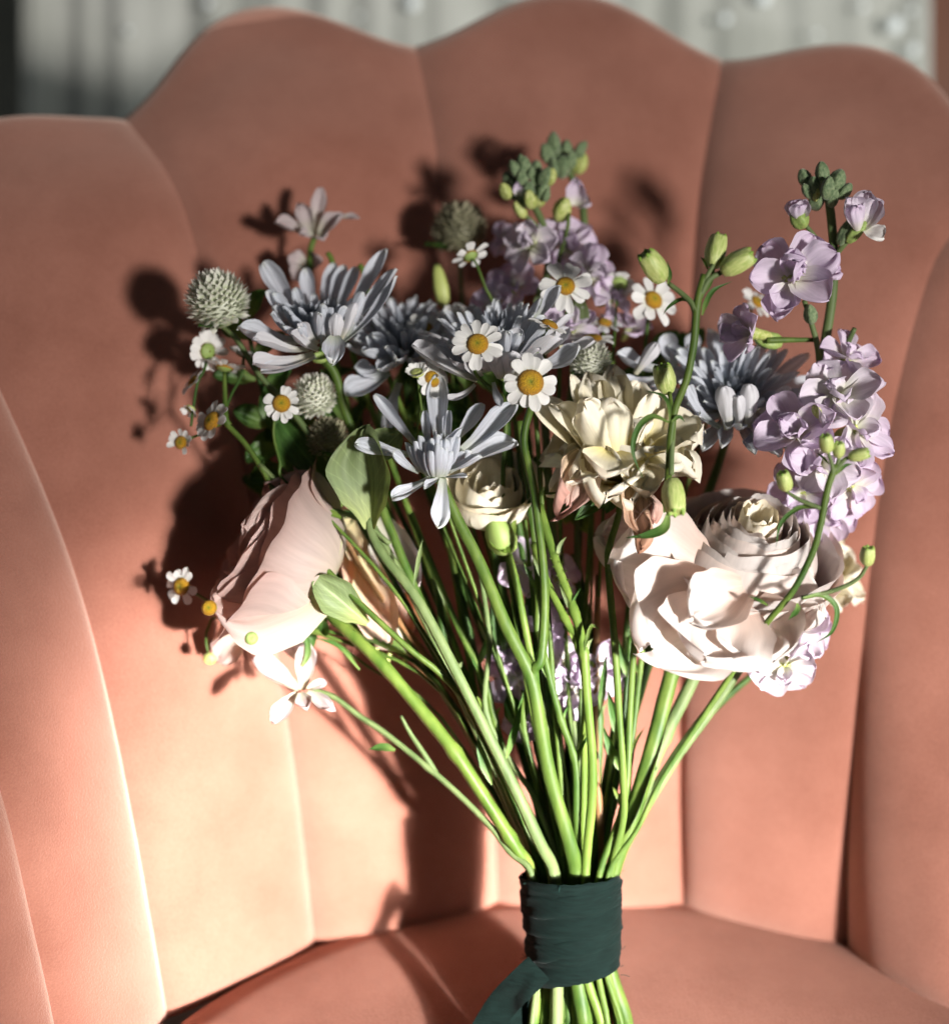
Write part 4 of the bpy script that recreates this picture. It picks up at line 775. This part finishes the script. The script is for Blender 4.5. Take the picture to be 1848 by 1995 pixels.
fl(1668, 838, .680, (.5, .15, .85), 62, 7, ('lilac_pale', 'lilac')); fl(1600, 900, .678, (0, -.1, 1), 58, 6, ('lilac_pale', 'lilac')); fl(1660, 950, .690, (.5, -.4, .75), 56, 6, ('lilac',)); fl(1560, 960, .692, (-.4, -.3, .8), 56, 6, ('lilac',)); fl(1610, 1000, .700, (.2, -.5, .8), 46, 5, ('lilac',))
fl(1540, 1222, .696, (.2, .3, .9), 60, 6, ('lilac', 'lilac_pale')); fl(1528, 1300, .694, (-.1, -.5, .8), 54, 6, ('lilac_pale',)); fl(1575, 1230, .70, (.6, .1, .7), 44, 5, ('lilac',)); fl(1510, 1190, .705, (-.2, .6, .7), 36, 5, ('lilac',))
buds(t, [(1610, 815, 40, .7, (-.2, .9, .5), 'calyx'), (1590, 800, 36, .6, (-.4, .8, .5), 'limebud')], 'calyx', .672)
# second spike at the back, two tops
wr = (1150, .678)
t = flower('stock_spike', 'lilac stock spike with two green bud heads at the back centre', 'stock flower', wr, 'lilac stock spikes')
stem(t, [(1035, 390, .735), (1058, 440, .735), (1068, 500, .734), (1060, 600, .732), (1060, 800, .728), (1090, 1200, .712), (1125, 1500, .69)], 8, 11, 'stem_pale', wr)
stem(t, [(1100, 320, .752), (1130, 380, .750), (1138, 440, .746), (1140, 500, .742), (1130, 620, .738), (1110, 800, .73), (1100, 1000, .722)], 8, 10, 'stem_pale', name='branch')
stem(t, [(1012, 412, .73), (1030, 425, .732), (1055, 450, .735)], 4, 5, 'stem_pale', name='stalk'); stem(t, [(1108, 415, .728), (1104, 450, .728), (1090, 500, .730), (1078, 540, .732)], 4, 5, 'stem', name='stalk')
B1 = [(u+random.uniform(-3, 3), v+random.uniform(-3, 3), random.uniform(34, 46), .85, (x, .85, .4)) for u, v, x in [(1000, 330, -.4), (1022, 322, -.1), (1045, 330, .2), (990, 352, -.5), (1015, 350, -.1), (1040, 352, .1), (1062, 345, .4), (1030, 372, 0), (1055, 370, .3), (1000, 375, -.5), (1020, 385, -.1)]]
buds(t, B1 + [(u+random.uniform(-9, 9), v+random.uniform(-14, 10), random.uniform(20, 30), .8, ax_) for (u, v, l, w, ax_) in B1], 'stockbud', .730)
buds(t, [(1072, 344, 36, .9, (.2, .8, .5)), (984, 372, 36, .8, (-.4, .7, .5)), (1032, 388, 42, .8, (-.2, .7, .6)), (1052, 384, 42, .8, (.3, .7, .6)), (1012, 408, 38, .8, (-.5, .7, .4)), (1095, 408, 52, .9, (.3, .7, .5))], 'limebud', .728)
B2 = [(u, v, random.uniform(34, 46), .85, (x, .9, .3)) for u, v, x in [(1078, 278, -.1), (1102, 290, .1), (1130, 292, .3), (1066, 300, -.4), (1088, 305, 0), (1112, 312, .2), (1095, 325, .1), (1080, 325, -.3)]]
buds(t, B2 + [(u+random.uniform(-9, 9), v+random.uniform(-14, 10), random.uniform(20, 30), .8, ax_) for (u, v, l, w, ax_) in B2], 'stockbud', .748); buds(t, [(1130, 318, 44, .9, (.3, .8, .3), 'limebud')], 'limebud', .748)
for (A, B, w, N_, mt) in [((1120, 400, .742), (1122, 352, .738), 40, (0, 0, 1), 'lilac'), ((1125, 400, .742), (1150, 394, .738), 36, (0, .4, .8), 'lilac_pale'), ((1010, 380, .728), (1006, 355, .724), 20, (0, 0, 1), 'lilac')]: put(t, 'ruffle', mt, A, B, w, Dv(*N_), 'petal')
fl(1035, 478, .728, (-.5, .1, .8), 44, 6, ('lilac_pale',), inner=3); fl(1104, 482, .736, (.3, .3, .9), 54, 6, ('lilac',), inner=3); fl(1148, 540, .726, (.6, .3, .7), 50, 6, ('lilac_pale', 'lilac')); fl(1000, 560, .736, (-.3, .4, .8), 48, 6, ('lilac',)); fl(965, 590, .726, (-.5, .3, .8), 44, 6, ('lilac_pale', 'lilac'))
fl(1110, 640, .712, (.2, .5, .8), 46, 6, ('lilac',)); fl(1190, 580, .728, (.6, .3, .6), 38, 6, ('lilac',)); fl(985, 470, .748, (-.7, .2, .5), 30, 5, ('lilac',)); fl(1225, 640, .735, (.3, .6, .6), 34, 5, ('lilac',))
put(t, 'leaf', 'leaf_pale', (1120, 690, .715), (1128, 570, .716), 50, Dv(.2, .3, .9), 'leaf'); put(t, 'leaf', 'leaf_pale', (1050, 620, .722), (1062, 540, .724), 30, Dv(-.2, .3, .9), 'leaf')
# third spike low among the stems
wr = (1105, .680)
t = flower('stock_spike', 'short lilac stock spike low behind the green stems', 'stock flower', wr, 'lilac stock spikes')
stem(t, [(1035, 1060, .722), (1060, 1150, .722), (1095, 1280, .718), (1105, 1400, .708), (1110, 1550, .69)], 8, 10, 'stem_dark', wr)
for (u, v, R, ax_) in [(1030, 1105, 48, (-.2, .3, .9)), (1082, 1125, 40, (.4, .2, .8)), (1098, 1295, 50, (0, .2, 1)), (1108, 1350, 46, (.2, -.3, .9)), (1165, 1312, 46, (.4, .1, .9)), (1000, 1320, 44, (-.3, .1, .9)), (1025, 1405, 34, (-.3, -.3, .8)), (985, 1265, 36, (-.4, .2, .8)), (1060, 1210, 38, (0, .2, .9))]:
    floret(t, u, v, .708, ax_, R*1.22, 6, ('lilac',), inner=2, kind='round')
put(t, 'leaf', 'leaf', (1010, 1420, .70), (990, 1350, .705), 40, Dv(0, .3, .9), 'leaf')

# ------------------------------------------------------------------ green larkspur sprays
lb = Bag(); lb.lathe([(.10, 0), (.26, .06), (.40, .25), (.45, .5), (.42, .75), (.38, .92), (.30, 1.0), (.18, .95), (.01, .9)], 15, Matrix(), 5, .10); LBUD = lb.build('bud')
lt = Bag()
for i in range(5):
    a = 6.283*i/5; lt.lathe([(.015, .78), (.10, .88), (.11, .97), (.02, 1.05)], 6, Matrix.Translation((.28*math.cos(a), .28*math.sin(a), 0)))
LTIP = lt.build('bud_tip')
def lbud(t, u0, v0, u1, v1, w, d, tilt=0):
    A, B = P(u0, v0, d), P(u1, v1, d-tilt); ax = (B-A).normalized(); l = (B-A).length; Hm = axm(A, ax, random.random()*6) @ Matrix.Diagonal((sz(w, d)*1.1, sz(w, d)*1.1, l, 1))
    q = part(t, 'bud', LBUD, M['bud'], Hm); part(q, 'bud_tip', LTIP, M['budtip'], Hm)
def blade(t, pts, wpx, d, mat='leaf', name='leaf'):
    """narrow curved leaf along (u,v) points"""
    c = cr([P(u, v, d+ .002*i) for i, (u, v) in enumerate(pts)], 6); rows = []; m = len(c)
    for i, p in enumerate(c):
        tt = (c[min(i+1, m-1)]-c[max(i-1, 0)]).normalized(); s = tt.cross(Dv(.2, .3, 1)).normalized(); nn = s.cross(tt); f = i/(m-1); w = sz(wpx, d)*.5*lerp1([(0, .35), (.3, 1), (.6, .9), (1, .04)], f)
        rows.append([p + s*w*x + nn*w*.5*abs(x) for x in (-1, -.5, 0, .5, 1)])
    b = Bag(); b.grid(rows); centred(b, name, t, M[mat])
wr = (1168, .656)
t = flower('larkspur_spray', 'green larkspur spray with plump buds and thin curved leaves, in front of the cream bloom', 'larkspur', wr, 'budding larkspur sprays')
stem(t, [(1372, 535, .646), (1358, 590, .646), (1352, 660, .647), (1338, 735, .648), (1315, 795, .650), (1306, 850, .651), (1303, 900, .654), (1300, 940, .660), (1286, 1020, .676), (1262, 1100, .684), (1236, 1250, .684), (1226, 1400, .676), (1216, 1560, .664)], 8, 7, 'stem', wr)
stem(t, [(1302, 552, .648), (1328, 572, .647), (1348, 592, .646), (1356, 615, .646)], 4.5, 6, 'stem_pale', name='stalk'); stem(t, [(1405, 530, .645), (1380, 545, .645), (1362, 580, .646)], 5, 6, 'stem_pale', name='stalk'); stem(t, [(1390, 515, .644), (1378, 535, .645), (1366, 565, .646)], 4, 5, 'stem_pale', name='stalk')
stem(t, [(1307, 925, .650), (1308, 880, .651), (1312, 830, .651), (1310, 795, .650)], 6, 5, 'stem_pale', name='stalk'); stem(t, [(1304, 765, .665), (1308, 800, .660), (1310, 830, .654)], 4, 5, 'stem', name='stalk')
lbud(t, 1292, 548, 1255, 494, 46, .648, .006); lbud(t, 1388, 522, 1401, 460, 42, .646, -.004); lbud(t, 1404, 530, 1466, 496, 44, .643, .004); lbud(t, 1302, 768, 1288, 712, 42, .668, .004); lbud(t, 1308, 932, 1318, 1000, 46, .648, .006)
for pts, w in [([(1356, 612), (1345, 590), (1325, 584), (1302, 598), (1291, 613)], 9), ([(1367, 614), (1374, 590), (1390, 565), (1425, 548)], 11), ([(1300, 553), (1304, 535), (1299, 508)], 9), ([(1378, 525), (1372, 510), (1364, 500)], 8), ([(1368, 575), (1385, 545), (1393, 498)], 8),
   ([(1304, 820), (1302, 790), (1288, 770), (1255, 761)], 9), ([(1303, 823), (1270, 812), (1242, 835), (1232, 880), (1252, 932)], 13), ([(1308, 822), (1322, 812), (1334, 822)], 8), ([(1302, 996), (1292, 1028), (1265, 1042), (1218, 1048)], 20)]:
    blade(t, pts, w, .646)
wr = (1203, .652)
t = flower('larkspur_spray', 'thinner larkspur spray with small green buds and hooked leaves, in front of the ranunculus', 'larkspur', wr, 'budding larkspur sprays')
stem(t, [(1628, 905, .638), (1612, 950, .639), (1596, 1030, .641), (1580, 1082, .643), (1545, 1150, .646), (1500, 1205, .652), (1468, 1245, .662), (1440, 1290, .672), (1364, 1404, .670), (1287, 1521, .664), (1240, 1618, .658)], 7, 5.5, 'stem', wr)
for pts in [[(1530, 957, .642), (1560, 975, .641), (1598, 990, .640)], [(1690, 1100, .640), (1670, 1128, .642), (1625, 1150, .644), (1560, 1165, .645)], [(1612, 880, .636), (1620, 905, .637), (1622, 925, .638)], [(1634, 890, .637), (1630, 910, .638)], [(1668, 890, .636), (1645, 895, .637), (1625, 920, .638)]]:
    stem(t, pts, 3.4, 4.4, 'stem_pale', name='stalk')
lbud(t, 1612, 882, 1607, 848, 28, .636, .003); lbud(t, 1632, 892, 1634, 862, 24, .637, .003); lbud(t, 1652, 892, 1692, 882, 26, .636, .003); lbud(t, 1533, 957, 1524, 920, 30, .642, .003); lbud(t, 1688, 1102, 1692, 1066, 30, .640, .003)
for pts, w in [([(1592, 990), (1555, 990), (1520, 1020), (1511, 1066)], 10), ([(1615, 905), (1600, 890), (1590, 882)], 6), ([(1565, 1165), (1600, 1160), (1628, 1185), (1620, 1230), (1590, 1252)], 12), ([(1552, 1175), (1550, 1190), (1535, 1208)], 13), ([(1495, 1180), (1478, 1170), (1458, 1162)], 8), ([(1628, 925), (1645, 908), (1660, 904)], 7)]:
    blade(t, pts, w, .642)
# ------------------------------------------------------------------ pink white delphinium florets
wr = (1030, .658)
t = flower('delphinium_sprig', 'slender sprig with one pinkish white floret, lowest against the bright seat back', 'delphinium', wr, 'pinkish white delphinium sprigs')
stem(t, [(607, 1343, .700), (650, 1358, .698), (700, 1395, .694), (752, 1430, .690), (835, 1497, .682), (890, 1545, .677), (953, 1608, .670), (995, 1662, .664)], 5.5, 6.5, 'stem_pale', wr, nodes=[(835, 1497, .682)])
stem(t, [(781, 1395, .690), (800, 1430, .688), (830, 1475, .684), (850, 1508, .682)], 3, 6, 'stem_pale', name='branch')
for (A, B, w, N_) in [((582, 1345, .700), (493, 1284, .704), 46, (.2, .5, .8)), ((590, 1345, .702), (600, 1255, .708), 42, (0, 0, 1)), ((578, 1350, .698), (528, 1404, .690), 36, (.3, .4, .8)), ((585, 1350, .697), (598, 1382, .69), 34, (0, .4, .8)), ((600, 1348, .697), (648, 1382, .690), 30, (-.3, .4, .8)), ((598, 1342, .70), (636, 1328, .70), 22, (0, .3, .9))]:
    put(t, 'round', 'pinkwhite', A, B, w, Dv(*N_), 'petal')
blade(t, [(770, 1462), (745, 1456), (718, 1460)], 16, .688); blade(t, [(588, 1300), (600, 1270), (592, 1210), (600, 1160)], 12, .704); blade(t, [(700, 1305), (660, 1260), (605, 1240)], 9, .706)
put(t, 'round', 'pinkwhite', (590, 1290, .715), (560, 1240, .72), 44, Dv(0, .2, 1), 'petal'); put(t, 'ruffle', 'rose', (470, 1230, .722), (425, 1285, .722), 60, Dv(.1, .2, 1), 'petal')
wr = (1072, .676)
t = flower('delphinium_sprig', 'blurred sprig with a dusty pink floret rising above the cupped grey-lilac bloom', 'delphinium', wr, 'pinkish white delphinium sprigs')
stem(t, [(612, 462, .745), (604, 500, .744), (615, 600, .742), (680, 800, .735), (800, 1100, .722), (930, 1400, .70)], 7, 8, 'stem', wr)
for (A, B, w, N_) in [((610, 462, .742), (536, 432, .738), 34, (.3, .6, .7)), ((608, 460, .742), (583, 398, .742), 34, (.2, 0, 1)), ((612, 458, .744), (626, 364, .746), 32, (0, 0, 1)), ((618, 460, .742), (664, 418, .738), 36, (-.3, .3, .9)), ((614, 462, .74), (585, 455, .732), 30, (.2, .6, .8)), ((618, 464, .74), (632, 462, .73), 36, (0, .6, .8)), ((655, 424, .74), (700, 424, .738), 18, (0, .6, .8))]:
    put(t, 'round', 'pinkwhite', A, B, w, Dv(*N_), 'petal')
for (A, B, w) in [((600, 520, .745), (560, 500, .742), 40), ((600, 520, .745), (572, 545, .742), 44), ((600, 520, .745), (625, 505, .742), 36)]: put(t, 'round', 'pinkwhite', A, B, w, Dv(0, .3, .9), 'petal')
# ------------------------------------------------------------------ eucalyptus-like leaf stems and filler
wr = (1078, .658)
t = flower('leaf_sprig', 'sprig with a broad sage green leaf cupped beside the spidery lilac bloom', 'leafy sprig', wr, 'leafy sprigs')
stem(t, [(718, 1010, .686), (726, 1045, .684), (752, 1090, .682), (819, 1178, .678), (919, 1370, .668), (1003, 1538, .660), (1050, 1640, .656)], 8, 13, 'stem_pale', wr, 10, rid=.12)
put(t, 'ovate', 'leaf_pale', (722, 1030, .684), (712, 836, .676), 138, Dv(-.35, .1, 1), 'leaf', 1)
put(t, 'ovate', 'leaf_pale', (720, 900, .690), (780, 842, .690), 70, Dv(.3, .5, .8), 'leaf', 0)
blade(t, [(665, 1010), (640, 1000), (628, 1018)], 14, .692, 'sepal'); blade(t, [(806, 1140), (815, 1090), (823, 1050)], 9, .68, 'stem_pale')
wr = (1058, .672)
t = flower('leaf_sprig', 'sprig with a dark glossy leaf in the shade below the pale globe flowers', 'leafy sprig', wr, 'leafy sprigs')
stem(t, [(690, 1000, .712), (760, 1120, .708), (860, 1300, .698), (950, 1450, .686)], 6, 8, 'stem_dark', wr)
put(t, 'ovate', 'leaf', (668, 985, .708), (540, 815, .712), 92, Dv(-.3, .3, .9), 'leaf', 0); put(t, 'leaf', 'leaf', (700, 1000, .712), (620, 760, .715), 50, Dv(.2, .3, .9), 'leaf')
wr = (1125, .682)
t = flower('lily_bud', 'slim yellow-green lily bud standing up behind the dark lilac bloom', 'flower bud', wr)
Hb = axm(P(866, 600, .74), Dv(-.18, .97, .1)); b = Bag(); s = sz(1, .74); b.lathe([(4*s, 0), (13*s, 15*s), (15*s, 40*s), (11*s, 70*s), (6*s, 84*s), (.5*s, 88*s)], 12, Hb, 3, .12); centred(b, 'bud', t, M['limebud'])
auto_stem(t, P(866, 600, .74), Dv(-.1, .98, .1), 6, 9, 'stem', *wr)
for (lab, u, v, d) in [('yellow-green stem tip poking up behind the cupped grey-lilac bloom', 638, 492, .73), ('second short green stem tip between the cupped bloom and the dim globe flower', 700, 515, .73)]:
    wr = (1080+random.uniform(-20, 20), .68); t = flower('stem_tip', lab, 'green stem', wr, 'bare green stem tips')
    stem(t, [(u, v, d), (u+12, v+30, d), (u+50, v+200, d-.003), (u+160, 1000, .722), (940, 1400, .70)], 6, 7, 'stem_bright', wr)
# the remaining stems one sees in the fan, each a bare stem of its own
G_S = 'bare stems in the fan of the bouquet'
FAN = [
 ('thorny bright stem that forks near the middle of the fan', [(1050, 985, .690), (1080, 1086, .684), (1120, 1196, .678), (1137, 1273, .672), (1143, 1353, .668), (1153, 1470, .664), (1153, 1554, .662), (1145, 1640, .660)], 9, 10, 'stem_bright', (1140, .658)),
 ('short lime stem joining the thorny one at its fork', [(1040, 1060, .690), (1066, 1136, .684), (1100, 1205, .679), (1128, 1262, .675), (1140, 1340, .672), (1138, 1450, .676), (1136, 1600, .672)], 8, 8, 'stem_bright', (1136, .668)),
 ('curved smooth stem just right of the thickest central one', [(1050, 1230, .686), (1070, 1320, .682), (1093, 1404, .676), (1120, 1487, .670), (1123, 1590, .666)], 7, 8, 'stem', (1128, .663)),
 ('yellow-green inner stem in the narrow gap of the fan', [(1070, 1360, .694), (1084, 1420, .690), (1103, 1554, .680)], 6, 6, 'stem_bright', (1112, .672)),
 ('dark stem running close below the ridged sage one', [(800, 1000, .712), (879, 1193, .704), (945, 1330, .694), (962, 1400, .690), (1012, 1560, .676)], 7, 8, 'stem', (1086, .668)),
 ('thin mid green stem crossing between dark ones', [(930, 1080, .70), (939, 1136, .698), (953, 1253, .694), (946, 1387, .688), (1003, 1497, .68), (1043, 1560, .674)], 5, 6, 'stem_pale', (1092, .67)),
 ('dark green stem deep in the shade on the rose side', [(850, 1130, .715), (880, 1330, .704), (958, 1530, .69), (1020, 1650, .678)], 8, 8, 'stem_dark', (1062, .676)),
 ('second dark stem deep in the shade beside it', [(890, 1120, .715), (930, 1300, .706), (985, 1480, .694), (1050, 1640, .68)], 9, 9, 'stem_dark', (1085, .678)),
 ('pale stem behind the thick right hand pair', [(1385, 1240, .716), (1358, 1306, .708), (1294, 1437, .694), (1254, 1538, .684)], 14, 14, 'stem_pale', (1206, .672)),
 ('slim stem left of the thick ranunculus stem', [(1252, 1250, .70), (1246, 1310, .696), (1228, 1471, .684), (1218, 1580, .674)], 6, 6, 'stem', (1184, .668)),
 ('another slim stem half hidden by the ranunculus stem', [(1228, 1240, .712), (1222, 1320, .706), (1208, 1450, .694), (1190, 1590, .68)], 7, 7, 'stem_dark', (1168, .676)),
 ('brown woody stem low between the green ones', [(1165, 1120, .712), (1160, 1300, .704), (1158, 1450, .694), (1168, 1600, .680)], 7, 8, 'stem_brown', (1170, .674)),
 ('thin brown stem under the peach trumpet flower', [(770, 1262, .715), (795, 1283, .712), (862, 1352, .704), (950, 1500, .69)], 3, 5, 'stem_brown', (1054, .676)),
 ('slender arching stem below the cream rose', [(1012, 820, .688), (1022, 900, .69), (1035, 1000, .692), (1048, 1150, .692), (1040, 1300, .690), (1020, 1420, .688)], 7, 7, 'stem', (1096, .674)),
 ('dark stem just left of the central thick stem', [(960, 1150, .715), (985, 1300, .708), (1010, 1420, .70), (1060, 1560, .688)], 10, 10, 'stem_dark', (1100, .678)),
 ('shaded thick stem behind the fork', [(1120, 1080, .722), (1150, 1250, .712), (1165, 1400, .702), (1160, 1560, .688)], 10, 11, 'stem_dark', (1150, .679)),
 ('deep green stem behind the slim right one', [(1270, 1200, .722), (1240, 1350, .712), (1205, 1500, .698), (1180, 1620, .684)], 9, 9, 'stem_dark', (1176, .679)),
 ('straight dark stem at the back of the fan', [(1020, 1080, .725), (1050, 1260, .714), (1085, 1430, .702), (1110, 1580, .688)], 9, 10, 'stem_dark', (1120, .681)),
]
for lab, pts, r0, r1, mt, wr in FAN:
    t = flower('bare_stem', lab, 'flower stem', wr, G_S); stem(t, pts, r0, r1, mt, wr, 8, nodes=pts[2:4])
    for q in pts[1:4]:
        k = random.choice([-1, 1]); l = random.uniform(22, 60); q = (q[0]+k*r0*.6, q[1], lean(q[1], q[2])-.001); put(t, 'blade', random.choice(['sepal', 'leaf', 'leaf_pale']), q, (q[0]+k*l*.45, q[1]-l, q[2]-.002), random.uniform(7, 13), Dv(k*.6, .2, .8), 'leaf')
    if mt == 'stem_dark':  # extra leaves added to darken the inside of the fan
        for q in pts[1:3]:
            k = random.choice([-1, 1]); put(t, 'leaf', 'leaf', q, (q[0]+k*random.uniform(14, 34), q[1]-random.uniform(70, 130), q[2]-.004), random.uniform(16, 30), Dv(k*.4, .2, .9), 'leaf')
    elif 'fork' in lab and 'thorny' in lab:
        blade(t, [(1137, 1268), (1150, 1222), (1168, 1226)], 8, .668, 'stem_bright'); 
        for i in range(16):
            f = i/15; u, v = 1078+f*46, 1080+f*125; k = -1 if i % 2 else 1
            b = Bag(); p = P(u+k*7, v, .680); b.tube([p, p + RX*k*sz(8) + UP*sz(2)], [sz(1.6), sz(.2)], 5); centred(b, 'thorn', t, M['stem_bright'])

# dark leafy sprigs added to fill the gaps between the heads and deepen their shade
for lab, cu, cv, wu in [('dark leafy sprig filling the gap below the cupped grey-lilac bloom', 700, 800, 1070), ('dark leafy sprig filling the gap behind the spidery lilac bloom', 905, 800, 1100), ('dark leafy sprig between the cream bloom and the lilac florets', 1290, 760, 1150), ('dark leafy sprig under the cream ruffled bloom', 1120, 960, 1130), ('dark leafy sprig behind the blush rose and the sage leaf', 590, 960, 1060)]:
    wr = (wu, .680); t = flower('leaf_sprig', lab, 'leafy sprig', wr, 'leafy sprigs')
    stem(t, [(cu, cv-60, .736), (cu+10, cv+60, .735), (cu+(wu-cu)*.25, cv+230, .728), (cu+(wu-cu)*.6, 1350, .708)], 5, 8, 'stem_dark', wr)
    for i in range(15):
        a = i*2.4; r = 105*math.sqrt((i+.5)/15); x, y = cu+r*1.1*math.cos(a), cv+r*.9*math.sin(a); b_ = random.uniform(-1.0, 1.0); l = random.uniform(70, 115)
        put(t, random.choice(['leaf', 'ovate']), 'leaf', (x, y, .733), (x+l*math.sin(b_), y-l*math.cos(b_)*.8, .735+random.uniform(-.010, .006)), random.uniform(32, 52), Dv(random.uniform(-.7, .5), random.uniform(0, .8), .7), 'leaf')

wr = (1050, .682); t = flower('leaf_sprig', 'dark leafy sprig in shade between the pale globe flower and the small daisies', 'leafy sprig', wr, 'leafy sprigs')  # one leaf stands here; the others are added to thicken the cast shadow
stem(t, [(480, 620, .722), (505, 740, .722), (560, 880, .722), (700, 1100, .722), (850, 1330, .706)], 5, 8, 'stem_dark', wr)
for (u, v, du, dv, w) in [(482, 625, 34, -60, 44), (485, 660, -60, -40, 46), (492, 700, 60, -50, 44), (498, 740, -80, -10, 44), (515, 790, 50, -70, 46), (530, 830, -75, -30, 48), (550, 870, -70, 30, 50), (560, 890, 30, -90, 48), (540, 850, -20, -100, 44), (575, 915, -90, 20, 50)]:
    put(t, 'ovate', 'leaf', (u, v, .722), (u+du, v+dv, .716), w, Dv(-.3, .3, .9), 'leaf')
